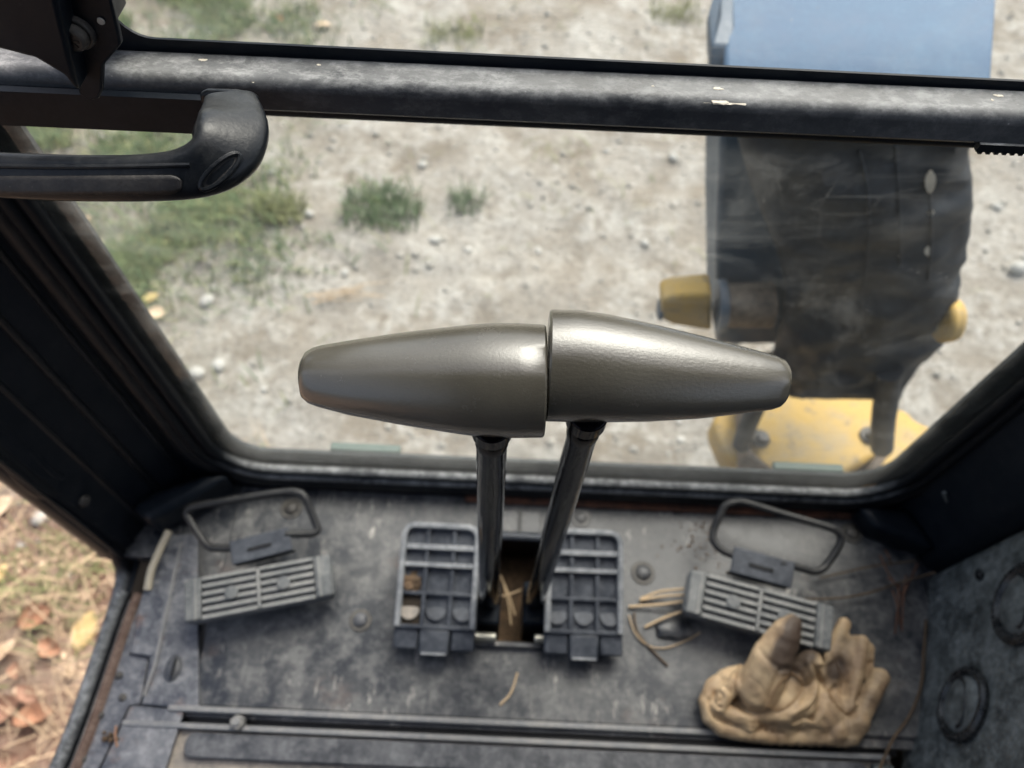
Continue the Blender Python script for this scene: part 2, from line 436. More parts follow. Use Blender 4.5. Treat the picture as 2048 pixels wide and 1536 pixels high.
# ================================================================== THE GROUND OUTSIDE
def ground_h(x, y):
    v = Vector((x, y, 0))
    return 0.022 * (noise.fractal(v * 2.2, 1.0, 2.0, 4)) + 0.010 * noise.noise(v * 9)
N = 190
tt = np.linspace(-1, 1, N)
ax = np.sign(tt) * (np.abs(tt) * 1.9 + np.abs(tt) ** 9 * 70)
verts = []
for yy in ax:
    for xx in ax:
        y = yy + 1.1
        f = max(0.0, 1 - (abs(xx) + abs(yy)) / 9)
        verts.append((xx, y, GZ + (ground_h(xx, y) * f if f > 0 else 0)))
faces = [(j * N + i, j * N + i + 1, (j + 1) * N + i + 1, (j + 1) * N + i) for j in range(N - 1) for i in range(N - 1)]
ground = raw('ground', verts, faces, M['ground'], smooth=True)
tag(ground, 'pale trodden dirt ground with patches of grass outside the cab', 'ground', kind='structure')
def gpt(px, py, dz=0.0):
    p = onZ(px, py, GZ); return Vector((p.x, p.y, GZ + ground_h(p.x, p.y) + dz))
def gz(x, y): return GZ + ground_h(x, y)

# loose pebbles (nobody could count them)
ico = bmesh.new(); bmesh.ops.create_icosphere(ico, subdivisions=1, radius=1)
IV = np.array([v.co[:] for v in ico.verts]); IF = np.array([[v.index for v in f.verts] for f in ico.faces]); ico.free()
def scatter_pebbles(name, n, reg, smin, smax, mat, label):
    V, F = [], []
    for i in range(n):
        x = rng.uniform(reg[0], reg[1]); y = rng.uniform(reg[2], reg[3])
        s_ = smin + (smax - smin) * rng.random() ** 4
        sc = s_ * np.array([rng.uniform(.7, 1.3), rng.uniform(.7, 1.3), rng.uniform(.4, .8)])
        a = rng.uniform(0, 6.28); c_, s2 = math.cos(a), math.sin(a)
        v = IV * sc * (1 + rng.uniform(-.18, .18, (len(IV), 1)))
        v = np.stack([v[:, 0] * c_ - v[:, 1] * s2, v[:, 0] * s2 + v[:, 1] * c_, v[:, 2]], 1) + np.array([x, y, gz(x, y) + sc[2] * .25])
        F.append(IF + len(V) * len(IV)); V.append(v)
    o = raw(name, np.concatenate(V), np.concatenate(F).tolist(), mat, smooth=True)
    return tag(o, label, 'pebbles', kind='stuff')
scatter_pebbles('pebbles', 4000, (-1.5, 2.3, 0.45, 3.2), 0.0025, 0.013, M['pebble'], 'small grey pebbles strewn over the pale dirt in front of the cab')
scatter_pebbles('gravel', 600, (-1.5, 2.3, 0.45, 3.2), 0.003, 0.013, M['stone'], 'whitish gravel bits strewn over the dirt in front of the cab')

# single pale stones one can pick out
def stone(p, s_):
    mb = MB(); mb.ball((0, 0, 0), s_, (1, random.uniform(.7, .95), .6), 2)
    for v in mb.bm.verts:
        v.co *= 1 + 0.22 * noise.noise(v.co * (0.9 / s_) + Vector((p.x * 9, p.y * 9, 0)))
    o = mb.build('stone', M['stone'], smooth=True)
    o.location = p + Vector((0, 0, s_ * .3)); o.rotation_euler = (0, 0, random.uniform(0, 6))
    return o
stones = [((415, 603), .022, 'white stone lying by the yellow leaf at the edge of the tall grass'),
          ((397, 750), .020, 'whitish stone on the dirt beside the window seal'),
          ((440, 735), .020, 'long whitish stone on the dirt, next to a smaller round one'),
          ((870, 487), .018, 'white stone on bare dirt beneath the dark green grass tuft'),
          ((622, 440), .016, 'whitish stone on the dirt beside the pale green grass tuft'),
          ((2030, 545), .030, 'big white stone on the dirt beyond the hose sleeve'),
          ((1345, 320), .018, 'white stone on the dirt beside the boom'),
          ((690, 545), .015, 'white stone on the dirt above the bundle of straw'),
          ((845, 330), .016, 'white stone beyond the dark green grass tuft'),
          ((1290, 490), .015, 'pale stone on the dirt between the grips and the boom'),
          ((1990, 420), .016, 'pale stone on the dirt beside the torn slits of the sleeve'),
          ((85, 1040), .020, 'white stone among the straw outside the door, by the cab post'),
          ((545, 345), .015, 'pale stone on the dirt just under the grab handle end')]
for (px, py), s_, lab in stones:
    o = stone(gpt(px, py), s_); tag(o, lab, 'stone', 'pale stones lying on the dirt')

# grass as blades
def blades(name, pts, lens, width, lie, mat, seedv):
    r_ = np.random.default_rng(seedv); V, F = [], []
    for (p, L) in zip(pts, lens):
        a = r_.uniform(0, 6.283); tilt = r_.uniform(*lie); d = Vector((math.cos(a), math.sin(a), 0))
        side = Vector((-d.y, d.x, 0)) * width * r_.uniform(.6, 1.4)
        p = Vector(p); k = len(V)
        mid = p + d * (L * .5 * math.sin(tilt * .7)) + Vector((0, 0, L * .5 * math.cos(tilt * .7)))
        tip = mid + d * (L * .5 * math.sin(min(1.55, tilt * 1.25))) + Vector((0, 0, L * .5 * math.cos(min(1.55, tilt * 1.25))))
        V += [p - side, p + side, mid + side * .8, mid - side * .8, tip]
        F += [(k, k + 1, k + 2, k + 3), (k + 3, k + 2, k + 4)]
    return raw(name, V, F, mat)
def patch_pts(n, cx, cy, sx, sy, edge=0.9, thr=-0.05, freq=4.0):
    P = []
    while len(P) < n:
        x = random.gauss(cx, sx); y = random.gauss(cy, sy)
        if noise.noise(Vector((x * freq, y * freq, 3.1))) > thr or random.random() < .12:
            P.append((x, y, gz(x, y)))
    return P
g1 = gpt(270, 470); g2 = gpt(160, 300); g3 = gpt(420, 30); g4 = gpt(330, 560)
P = patch_pts(5200, g1.x - .02, g1.y + .02, .20, .19) + patch_pts(3200, g2.x - .1, g2.y, .26, .22) + patch_pts(5200, g3.x - .1, g3.y + .1, .27, .30) + patch_pts(500, g4.x, g4.y, .12, .1)
P = [p for p in P if p[1] > .42]
o = blades('grass', P, [random.uniform(.025, .075) for _ in P], .0022, (0.5, 1.35), M['grass'], 1)
tag(o, 'short green grass growing beside the track beyond the window', 'grass', kind='stuff')
P2 = [p for i, p in enumerate(P) if i % 3 == 0] + patch_pts(380, g1.x + .5, g1.y + .5, .9, .7, thr=.15)
P2 = [p for p in P2 if p[1] > .42]
o = blades('dry_grass', P2, [random.uniform(.03, .09) for _ in P2], .0016, (1.0, 1.5), M['grass_pale'], 2)
tag(o, 'yellowish grass mixed into the green beyond the window', 'grass', kind='stuff')
def tuft(px, py, n, s_, lab, mat=None, L=(.03, .07)):
    c = gpt(px, py)
    pts = [(x, y, gz(x, y)) for x, y in ((c.x + max(-1.7, min(1.7, random.gauss(0, 1))) * s_, c.y + max(-1.7, min(1.7, random.gauss(0, 1))) * s_ * .8) for _ in range(n))]
    o = blades('grass_tuft', pts, [random.uniform(*L) for _ in pts], .0022, (0.3, 1.2), mat or M['grass'], int(px))
    tag(o, lab, 'grass tuft', 'grass tufts on the bare dirt')
tuft(765, 420, 520, .062, 'dense dark green grass tuft growing alone on the dirt above the lever grips')
tuft(565, 430, 300, .038, 'small pale green grass tuft on the dirt beside the grab handle end', M['grass_pale'])
tuft(930, 410, 90, .03, 'thin sparse grass tuft, faint on the dirt beside the dense dark one')
tuft(905, 70, 160, .06, 'low grass tuft on the dirt seen over the crossbar', M['grass_pale'])
tuft(1350, 30, 130, .05, 'small tuft seen over the crossbar near the sky-tinted boom plate', M['grass_pale'])

# litter outside the open door
q0 = gpt(0, 1000); q1 = gpt(200, 1500)
def litter_pts(n):
    return [(x, y, gz(x, y) + random.uniform(.002, .02)) for x, y in ((random.uniform(-1.6, -.5), random.uniform(-.35, .75)) for _ in range(n))]
o = blades('straw_litter', litter_pts(1900), [random.uniform(.05, .16) for _ in range(1900)], .0011, (1.25, 1.56), M['straw'], 5)
tag(o, 'dry straw blades lying on the ground outside the open door', 'straw', kind='stuff')
o = blades('pine_needles', litter_pts(1700), [random.uniform(.04, .11) for _ in range(1700)], .0008, (1.35, 1.56), M['needle'], 6)
tag(o, 'fallen brown pine needles carpeting the ground outside the open door', 'needles', kind='stuff')
Pg = patch_pts(450, gpt(120, 1130).x, gpt(120, 1130).y, .13, .10, thr=-.2)
o = blades('door_grass', Pg, [random.uniform(.03, .08) for _ in Pg], .0018, (.8, 1.4), M['grass_pale'], 8)
tag(o, 'sparse olive grass growing outside the open door', 'grass', kind='stuff')
scatter_pebbles('chips', 420, (-1.5, -.5, -.3, .8), 0.004, 0.014, M['leaf_p'], 'pale crumbs and chips among the straw outside the open door')

def leaf_mesh(name, curl, mat):
    V, F = [], []; nu, nv = 9, 5
    for i in range(nu):
        t = i / (nu - 1); w = (math.sin(math.pi * (t * .96 + .02)) ** .75) * .34
        for j in range(nv):
            s_ = (j / (nv - 1) - .5) * 2
            V.append((t - .5, s_ * w, curl * (s_ * s_ * w * .9 + (t - .5) ** 2 * .5) + .03 * math.sin(9 * t + 3 * s_)))
    for i in range(nu - 1):
        for j in range(nv - 1): k = i * nv + j; F.append((k, k + 1, k + nv + 1, k + nv))
    k = len(V); V += [(-.5, -.012, .01), (-.5, .012, .01), (-.75, .01, .04), (-.75, -.01, .04)]; F.append((k, k + 1, k + 2, k + 3))
    me = bpy.data.meshes.new(name); me.from_pydata(V, [], F); me.materials.append(mat); me.shade_smooth(); return me
LM = {k: leaf_mesh('leaf_' + k, c, M['leaf_' + k]) for k, c in (('y', .25), ('o', .6), ('b', .8), ('p', .4))}
leaves = [((172, 1262), .105, 80, 'y', 'oval yellow leaf lying flat, the yellowest one outside the door by the sill'),
          ((82, 1238), .095, 20, 'o', 'curled orange leaf outside the door, next to the oval yellow one'),
          ((112, 1298), .075, -20, 'o', 'small orange leaf lying just under the curled orange one'),
          ((20, 1308), .07, 60, 'p', 'pale beige leaf outside the door beside the small orange leaf'),
          ((78, 1437), .10, 15, 'o', 'long reddish orange leaf on the straw near the sill end'),
          ((12, 1422), .09, 40, 'b', 'brown leaf on the straw at the picture edge'),
          ((62, 1392), .07, -30, 'b', 'small brown leaf above the long reddish orange one'),
          ((5, 1155), .07, 75, 'y', 'yellow leaf at the picture edge above the orange ones'),
          ((8, 1018), .08, 50, 'p', 'pale leaf outside the door next to the post foot'),
          ((178, 1190), .045, 40, 'p', 'tiny pale leaf close to the door seal'),
          ((150, 1340), .06, 100, 'p', 'faded upright leaf between the yellow leaf and the sill'),
          ((20, 1520), .09, 10, 'b', 'brown leaf in the corner of the view outside the door'),
          ((195, 1370), .05, -50, 'b', 'small brown leaf against the sill rubber'),
          ((40, 1345), .05, 120, 'b', 'dark brown leaf scrap between pale and reddish leaves'),
          ((302, 600), .062, 30, 'y', 'yellow leaf seen through the glass at the edge of the tall grass'),
          ((318, 632), .06, 0, 'p', 'faded peach leaf beneath the yellow one behind the glass'),
          ((175, 445), .06, 70, 'p', 'peach coloured leaf in the grass behind the window corner'),
          ((650, 60), .07, 20, 'p', 'pale leaf on the grass edge seen over the crossbar'),
          ((560, 40), .06, -40, 'o', 'small orange leaf in the grass seen over the crossbar')]
for (px, py), s_, a, k, lab in leaves:
    o = bpy.data.objects.new('leaf', LM[k]); col.objects.link(o)
    s_ *= .74; o.location = gpt(px, py, .012); o.scale = (s_, s_ * random.uniform(.8, 1.15), s_ * random.uniform(.6, 1.6))
    o.rotation_euler = (random.uniform(-.25, .25), random.uniform(-.25, .25), R(a))
    tag(o, lab, 'leaf', 'fallen leaves on the ground')
# the bundle of straw on the dirt
t = thing('straw_bundle', gpt(690, 582), 'flat bundle of pale dry straw lying on the dirt above the lever grip', 'straw')
for i in range(9):
    a = gpt(615 + random.uniform(-8, 40), 602 + random.uniform(-10, 10), .010 + .0007 * i); b = gpt(755 + random.uniform(-50, 20), 577 + random.uniform(-16, 26), .010 + .0007 * i)
    c = (a + b) / 2 + Vector((0, .012 * random.uniform(-1, 1), .01))
    MB().tube(smooth_path([a, c, b], 4), .0012, 5).build('straw', M['straw'], t, True)

# ================================================================== THE CAB
XL, XR, YG = -0.322, 0.435, 0.365            # window sides and its plane
# ---- floor
floor = thing('floor', (0, .1, 0), 'dusty dark steel cab floor around the pedals', 'floor', kind='structure')
fx0 = onZ(300, 1260).x + .012
yA, yB = onZ(850, 1432).y, 0.352
h0, h1 = onZ(962, 1150), onZ(1090, 1150)
hy0, hy1 = onZ(1020, 1283).y, onZ(1020, 1072).y
mb = MB()
xs = [onZ(395, 1330).x, h0.x, h1.x, 0.478]; ys = [yA, hy0, hy1, yB]
for i in range(3):
    for j in range(3):
        if (i, j) != (1, 1): mb.bm.faces.new([mb.bm.verts.new((x, y, 0)) for x, y in ((xs[i], ys[j]), (xs[i + 1], ys[j]), (xs[i + 1], ys[j + 1]), (xs[i], ys[j + 1]))])
bmesh.ops.remove_doubles(mb.bm, verts=mb.bm.verts[:], dist=1e-5)
fp = mb.build('floor_plate', M['floor'], floor)
sm = fp.modifiers.new('s', 'SOLIDIFY'); sm.thickness = .004; sm.offset = -1
fp.modifiers.new('b', 'BEVEL').width = .0012
# the stepped steel strip along the door side
pl = [(332, 1068), (395, 1068), (398, 1420), (283, 1408), (300, 1312), (258, 1306), (280, 1200)]
mb = MB().prism([onZ(x, y, .0035) for x, y in pl], (0, 0, -.006)); mb.build('side_plate', M['sill'], floor, bevel=.0015)
pl = [(358, 1085), (364, 1085), (312, 1330), (289, 1392), (284, 1392), (305, 1330)]
mb = MB().prism([onZ(x, y, .0065) for x, y in pl], (0, 0, -.002)); mb.build('worn_ridge', M['lip'], floor, bevel=.0008)
c = onZ(346, 1337, .004)
MB().ball(c, .011, (.8, 1.25, .35)).build('floor_plug', M['rib'], floor, True)
mb = MB().box(c.x + .001, c.x + .0035, c.y - .009, c.y + .009, .0075, .010); mb.build('plug_slot', M['black'], floor)
# front plate lip, gap, second lip
e = lambda x: Vector((x, yA, 0))
MB().box(fx0 + .03, .36, yA - .0065, yA - .0005, -.004, .0045).build('plate_lip', M['lip'], floor, bevel=.0015)
MB().box(fx0 - .01, .41, yA - .016, yA - .0075, -.03, -.012).build('floor_gap', M['black'], floor)
MB().box(fx0 - .012, .395, yA - .022, yA - .0165, -.008, .0035).build('mat_lip', M['lip'], floor, bevel=.0012)
for a in ((fx0 - .02, h0.x - .0065, yA - .01, .262), (-.462, h0.x - .0065, .2622, YG - .002), (h1.x + .0065, .56, yA - .01, YG - .002), (h0.x - .0063, h1.x + .0063, hy1 + .0065, YG - .002), (h0.x - .0063, h1.x + .0063, yA - .01, hy0 - .0065)):
    MB().box(*a[:4], -.016, -.0052).build('floor_pan', M['floor'], floor)
# rubber mat with long ribs
MB().box(fx0 - .012, .398, -.5, yA - .0225, -.02, -.0045).build('floor_mat', M['mat'], floor)
ry0 = yA - .0245
for k in range(9):
    y1_ = ry0 - k * .047; xs0 = onZ(378, 1460).x - .012 * (k > 0) - .012 * k * .3
    pts = rounded([(xs0, y1_ - .023), (.372, y1_ - .023), (.372, y1_), (xs0, y1_)], .0095, 5)
    mb = MB().prism([(p.x, p.y, -.0046) for p in pts], (0, 0, .0075)); mb.build('mat_rib', M['rib'], floor, bevel=.0015)
MB().box(.3735, .397, -.4, ry0, -.0045, .009).build('mat_end_block', M['console'], floor, bevel=.006, seg=3)
# mat corner plate by the sill
pl = [(262, 1412), (368, 1418), (300, 1640), (150, 1640)]
MB().prism([onZ(x, y, .002) for x, y in pl], (0, 0, -.006)).build('corner_plate', M['sill'], floor, bevel=.0012)
# bolts and plugs in the floor
def fbolt(px, py, r, mat, z=0.0, dome=.5, name='bolt'):
    c = onZ(px, py, z)
    mb = MB(); mb.cone(c - Vector((0, 0, .001)), c + Vector((0, 0, .0018)), r * 1.45, r * 1.4, 20)
    w = mb.build(name, M['darkbolt'] if mat is not M['bolt'] else mat, floor, bevel=.0006)
    mb = MB(); mb.ball(c + Vector((0, 0, .0015)), r, (1, 1, dome))
    mb.build('bolt_head', mat, w, True)
fbolt(721, 1241, .0085, M['rib'], 0, .55)
fbolt(1286, 1146, .0095, M['floor'], 0, .5)
fbolt(583, 1017, .009, M['darkbolt'])
fbolt(1162, 1036, .008, M['bolt'])
fbolt(1703, 1066, .009, M['darkbolt'])
c = onZ(476, 1446, .004)
mb = MB().cone(c - Vector((0, 0, .004)), c + Vector((0, 0, .005)), .0085, .0075, 6); w = mb.build('bolt', M['bolt'], floor, bevel=.001)
MB().cone(c + Vector((0, 0, .005)), c + Vector((0, 0, .008)), .0042, .0036, 14).build('bolt_head', M['lip'], w, bevel=.0005)
# slot box under the levers
MB().box(h0.x - .03, h1.x + .03, hy0 - .02, hy1 + .02, -.075, -.070).build('slot_bottom', M['mud'], floor)
for a in ((h0.x - .006, h0.x - .001, hy0, hy1), (h1.x + .001, h1.x + .006, hy0, hy1), (h0.x, h1.x, hy0 - .006, hy0 - .001), (h0.x, h1.x, hy1 + .001, hy1 + .006)):
    MB().box(*a, -.07, -.0045).build('slot_wall', M['underside'], floor)
a, b = onZ(990, 1072, .012), onZ(1080, 1076, .012)
MB().tube([a + Vector((-.02, 0, 0)), b + Vector((.02, 0, 0))], .005, 12).build('cross_rod', M['pedal'], floor, True)
pa, pb = onZ(1000, 1022, .004), onZ(1080, 1068, .004)
MB().box(pa.x, pb.x, pb.y, pa.y, -.001, .006).build('stop_plate', M['floor'], floor, bevel=.001)
MB().box((pa.x + pb.x) / 2 - .002, (pa.x + pb.x) / 2 + .002, pb.y - .001, pa.y + .001, .004, .0085).build('stop_rib', M['black'], floor)
# unseen chassis box under the floor, added to shade the ground
MB().box(-.40, .46, -.55, .33, -.26, -.08).build('shade_chassis', M['underside'], floor)
# rusty strip where the floor meets the window wall
MB().box(-.05, .42, .343, .3525, .0005, .006).build('rust_strip', dusty('rust_edge', (.05, .028, .02), (.22, .09, .05), 1.0, 40, .9), floor, bevel=.002)

# ---- door sill
sill = thing('door_sill', onZ(180, 1420), 'narrow bluish steel door sill with rivets and black rubber edge', 'sill')
pl = [(250, 1200), (281, 1200), (259, 1308), (297, 1314), (281, 1408), (258, 1412), (148, 1640), (62, 1640)]
MB().prism([onZ(x, y, -.003) for x, y in pl], (0, 0, -.01)).build('sill_plate', M['sill'], sill, bevel=.0012)
path = smooth_path([onZ(x, y, .001) for x, y in ((247, 1185), (225, 1240), (180, 1370), (140, 1480), (72, 1640))], 6)
MB().tube(path, .0085, 12).build('rubber_edge', M['rubber'], sill, True)
path = [p + Vector((.0155, 0, -.003)) for p in path]
MB().tube(path, .0055, 8, sx=.7).build('rust_line', dusty('sill_rust', (.10, .06, .045), (.3, .22, .18), .8, 60, .8), sill, True)
for px, py in ((238, 1351), (245, 1395), (200, 1431), (165, 1518)):
    c = onZ(px, py, -.003)
    MB().ball(c, .0042, (1, 1, .7)).build('rivet', M['darkbolt'], sill, True)
wall_x = onZ(240, 1250).x
MB().box(wall_x - .006, wall_x + .03, -.5, .27, -.30, -.014).build('sill_skirt', M['underside'], sill)
t = thing('dirt_clump', onZ(222, 1476), 'dark crumbled dirt clump with a rusty twig on the door sill', 'dirt')
for i in range(9):
    c = onZ(222 + random.uniform(-14, 14), 1474 + random.uniform(-9, 9), random.uniform(0, .003)); MB().ball(c, random.uniform(.0015, .0035), sub=1).build('crumb', M['mud'], t)
MB().tube([onZ(232, 1452, .004), onZ(230, 1470, .005), onZ(234, 1494, .002)], .001, 6).build('sliver', M['leaf_o'], t, True)
path = smooth_path([onZ(x, y, z) for x, y, z in ((338, 1062, .02), (322, 1095, .014), (303, 1140, .010), (295, 1180, .006))], 5)
o = MB().tube(path, .0042, 10).build('trim_strip', M['cream'], None, True)
tag(o, 'short cream rubber strip standing loose by the cab post foot', 'strip')

# ---- window: frame, seal beads, glass
win = thing('front_window', (0.05, YG, .04), 'large dirty lower front window in black frame with rubber seal', 'window')
ZT, ZB = onY(1100, 238, YG).z, 0.042
inner = rounded([(XL, ZB), (XR, ZB + .004), (XR + .012, ZT), (XL - .008, ZT)], [.052, .056, .01, .01], 9)
def offs(poly, d):
    out = []; n = len(poly)
    for i in range(n):
        a, b = poly[i - 1], poly[(i + 1) % n]; t_ = (b - a).normalized(); out.append(poly[i] + Vector((t_.y, -t_.x)) * d)
    return out
g3d = lambda poly, y: [Vector((p.x, y, p.y)) for p in poly]
MB().tube(g3d(offs(inner, .006), YG - .006), .0065, 10, True).build('seal', M['rubber'], win, True)
MB().tube(g3d(offs(inner, .017), YG - .010), .0065, 10, True).build('seal', M['rubber'], win, True)
MB().tube(g3d(offs(inner, .030), YG - .006), .011, 12, True).build('seal_lip', M['black'], win, True)
# black band round the rim of the glass, outside
a_, b_ = offs(inner, .024), offs(inner, -.012)
vv = g3d(a_, YG + .0085) + g3d(b_, YG + .0085); n = len(a_)
o = raw('rim_band', vv, [(i, (i + 1) % n, n + (i + 1) % n, n + i) for i in range(n)], M['frit'], win)
o.modifiers.new('s', 'SOLIDIFY').thickness = .004
gl = offs(inner, .003)
MB().prism(g3d(gl, YG), (0, .005, 0)).build('glass_pane', M['glass_low'], win)
# frame plate with hole
outer = []
X0, X1, Z0, Z1 = -.50, .56, -.03, ZT + .034
for p in offs(inner, .026):
    cx, cz = .05, .3; d = Vector((p.x - cx, p.y - cz))
    k = min((X1 - cx) / d.x if d.x > 0 else (X0 - cx) / d.x if d.x < 0 else 9, (Z1 - cz) / d.y if d.y > 0 else (Z0 - cz) / d.y if d.y < 0 else 9)
    outer.append(Vector((cx, cz)) + d * k)
a_ = offs(inner, .026)
vv = g3d(a_, YG + .001) + g3d(outer, YG + .001)
o = raw('frame', vv, [(i, (i + 1) % n, n + (i + 1) % n, n + i) for i in range(n)], M['post'], win)
o.modifiers.new('s', 'SOLIDIFY').thickness = .012
for (x0, y0), (x1, y1) in (((662, 888), (800, 905)), ((1545, 922), (1690, 948))):
    p, q = onY(x0, (y0 + y1) / 2, YG + .016), onY(x1, (y0 + y1) / 2, YG + .016)
    MB().box(p.x, q.x, YG + .012, YG + .022, p.z - .004, p.z + .005).build('pane_strip', M['green'], win, bevel=.0015)  # greenish strips just outside the pane, near its lower edge

# ---- posts
lp = thing('cab_post', (-.44, .3, 0), 'black cab corner post beside the open door, next to the grab handle', 'post')
prof = [(-.470, .268), (-.448, .258), (-.432, .266), (-.421, .292), (-.405, .318), (-.380, .340), (-.366, .352), (-.362, .3635), (-.47, .3635)]
MB().prism([(x, y, -.02) for x, y in prof], (0, 0, 1.3)).build('post_body', M['post'], lp, bevel=.006, seg=3)
edge = [(0, 905), (58, 958), (90, 978), (132, 983), (190, 1045), (232, 1095), (250, 1140), (243, 1190), (232, 1225)]
ep = [onX(x, y, -.440) for x, y in edge]
ep = [ep[0] + Vector((0, -.02, .25)), ep[0] + Vector((0, -.008, .1))] + ep
path = smooth_path(ep, 5)
MB().tube(path, .0105, 12).build('door_seal', M['rubber'], lp, True)
MB().tube([p + Vector((.010, .013, .004)) for p in path], .006, 8).build('seal_flange', M['post'], lp, True)
for x, y, r_ in ((-.4165, .302, .0032), (-.3945, .3275, .0036), (-.3715, .3475, .0030), (-.434, .2625, .0028)):
    MB().tube([(x, y, z) for z in (-.01, .2, .5, .9, 1.25)], r_, 8).build('trim_ridge', M['handle'], lp, True)
for z in (.115, .36):
    c = Vector((-.4265, .279, z)); nn = Vector((.9, -.42, 0)).normalized()
    MB().cone(c, c + nn * .004, .0065, .0055, 16).build('trim_clip', M['darkbolt'], lp, bevel=.001)
gus = [(-.415, .300), (-.395, .320), (-.345, .342), (-.315, .346), (-.345, .318), (-.39, .285)]
MB().prism([(x, y, .0) for x, y in gus], (0, 0, .05)).build('post_foot', M['post'], lp, bevel=.008, seg=3)

rp = thing('cab_post', (.49, .3, 0), 'black cab corner post between the window and the side console', 'post')
prof = [(.455, .3635), (.458, .352), (.468, .335), (.486, .292), (.500, .283), (.60, .283), (.60, .3635)]
MB().prism([(x, y, -.02) for x, y in prof], (0, 0, 1.3)).build('post_body', M['post'], rp, bevel=.006, seg=3)
gus = [(.405, .3475), (.418, .322), (.470, .303), (.484, .30), (.462, .3475)]
MB().prism([(x, y, .0) for x, y in gus], (0, 0, .035)).build('post_foot', M['post'], rp, bevel=.008, seg=3)
a, b = onY(1888, 985, .335), onY(1905, 1030, .325)
MB().tube([a, (a + b) / 2, b], .0022, 8).build('scuff_ridge', M['console'], rp, True)

# ---- crossbar between lower and upper glass
bar = thing('crossbar', (0, .33, .58), 'dusty black crossbar between the lower window and the windscreen', 'crossbar')
yb = [(YG + .012, 'A')]
def beam_pt(py, y): return (y, onY(1100, py, y).z)
zt = onY(1100, 141, .335).z
zE = onY(1100, 250, .312).z
prof = [(.3465, zt - .006), (.3375, zt - .006), (.3365, zt - .0005), (.3340, zt + .0008), (.3325, zt - .0002), (.3215, zt), (.3195, zt - .0005), (.3175, zt - .0017), (.3160, zt - .0036), (.3152, zt - .006), (.3122, zE + .0015), (.3132, zE), (.332, zE - .001), (.3465, zE - .001)]
MB().prism([(-.47, y, z) for y, z in prof], (1.03, 0, 0)).build('bar_body', M['beam'], bar, smooth=True)
zF = onY(390, 268, .306).z; zS = onY(300, 196, .309).z
MB().prism([(-.47, y, z) for y, z in ((.3125, zS + .0006), (.309, zS), (.306, zF), (.318, zF), (.325, zE + .001))], (.47 + onY(418, 240, .309).x, 0, 0)).build('lower_flange', M['post'], bar, smooth=True)
a = onY(1955, 292, .312)
MB().box(a.x, .55, .3105, .3145, zE - .0035, zE + .0012).build('edge_trim', M['rubber'], bar)
for i in range(14):
    x = a.x + .002 + i * .0042
    MB().box(x, x + .002, .311, .3145, zE - .0052, zE - .0036).build('trim_tooth', M['rubber'], bar)
for px, py, r_, e_ in ((1446, 196, .0042, 2.2), (1437, 177, .0016, 1.3), (1995, 188, .0013, 1.5), (1985, 200, .001, 1), (640, 122, .0011, 1), (1305, 172, .0007, 1), (505, 158, .0007, 1), (405, 120, .0014, 1.3)):
    d = ray(px, py); a = EYE + d * ((zt - CAMZ) / d.z)
    mb = MB(); cc = Vector((a.x, min(a.y, .331), zt - (.0018 if a.y < .3195 else 0))); mb.ball(cc, r_, (e_, .7, .15), 3)
    for v_ in mb.bm.verts: v_.co += (v_.co - cc) * .9 * noise.noise((v_.co - cc) / r_ * 1.4 + Vector((px, 0, 0)))
    mb.build('paint_chip', M['lining'], bar, True)

# ---- upper windscreen
ws = thing('windscreen', (0, YG, .6), 'speckled upper windscreen glass with thin black lower edge', 'windscreen')
YU = .340
zA = onY(1100, 110, YU - .002).z
xa = onY(245, 30, YU - .002).x
uin = rounded([(xa - .004, zA), (.56, zA - .003), (.56, 1.25), (xa - .05, 1.25)], [.017, .01, .01, .01], 7)
MB().prism(g3d(offs(uin, .004), YU), (0, .005, 0)).build('glass_pane', M['glass_up'], ws)
un = len(uin); inn = g3d(uin, YU - .002)
cx, cz = .05, .9; o3 = []
for p in uin:
    d = Vector((p.x - cx, p.y - cz)); ks = []
    if d.x: ks.append(((.60 if d.x > 0 else -.47) - cx) / d.x)
    if d.y: ks.append(((1.30 if d.y > 0 else zt - .002) - cz) / d.y)
    k = min(q for q in ks if q > 0); o3.append(Vector((cx + d.x * k, YU - .002, cz + d.y * k)))
o = raw('screen_frame', inn + o3, [(i, (i + 1) % un, un + (i + 1) % un, un + i) for i in range(un)], M['post'], ws)
o.modifiers.new('s', 'SOLIDIFY').thickness = .0015

# ---- latch bracket in the corner over the handle
br = thing('latch_bracket', onY(155, 60, .285), 'folded black steel bracket with bolt above the grab handle', 'bracket')
YB = .288
pl = [(92, -90), (212, -90), (222, 0), (242, 90), (206, 132), (204, 182), (197, 198), (186, 202), (158, 190)]
MB().prism([onY(x, y, YB) for x, y in pl], (0, .004, 0)).build('bracket_plate', M['post'], br, bevel=.001)
pl = [(-120, -90), (91, -90), (157, 190), (128, 152), (70, 118), (0, 100), (-120, 92)]
MB().prism([onY(x, y, YB - .012) for x, y in pl], (0, .07, 0)).build('bracket_housing', M['post'], br, bevel=.003)
c = onY(155, 62, YB); nrm = Vector((0, -1, 0))
w = MB().cone(c, c + nrm * .003, .0078, .0072, 24).build('bolt', M['darkbolt'], br, bevel=.0006)
mb = MB().cone(c + nrm * .003, c + nrm * .0075, .0062, .0052, 20); mb.build('bolt_head', M['darkbolt'], w, bevel=.001)
for k in range(3):
    d = Vector((math.cos(k * 1.047), 0, math.sin(k * 1.047))); pz = c + nrm * .0073
    MB().obox(pz, d, d.cross(nrm), nrm, (-.0033, .0033), (-.0006, .0006), (0, .0006)).build('bolt_socket', M['black'], w)
c = onY(202, 42, YB - .0005)
MB().cone(c, c + nrm * .0006, .0016, .0014, 14).build('paint_dot', M['stone'], br)

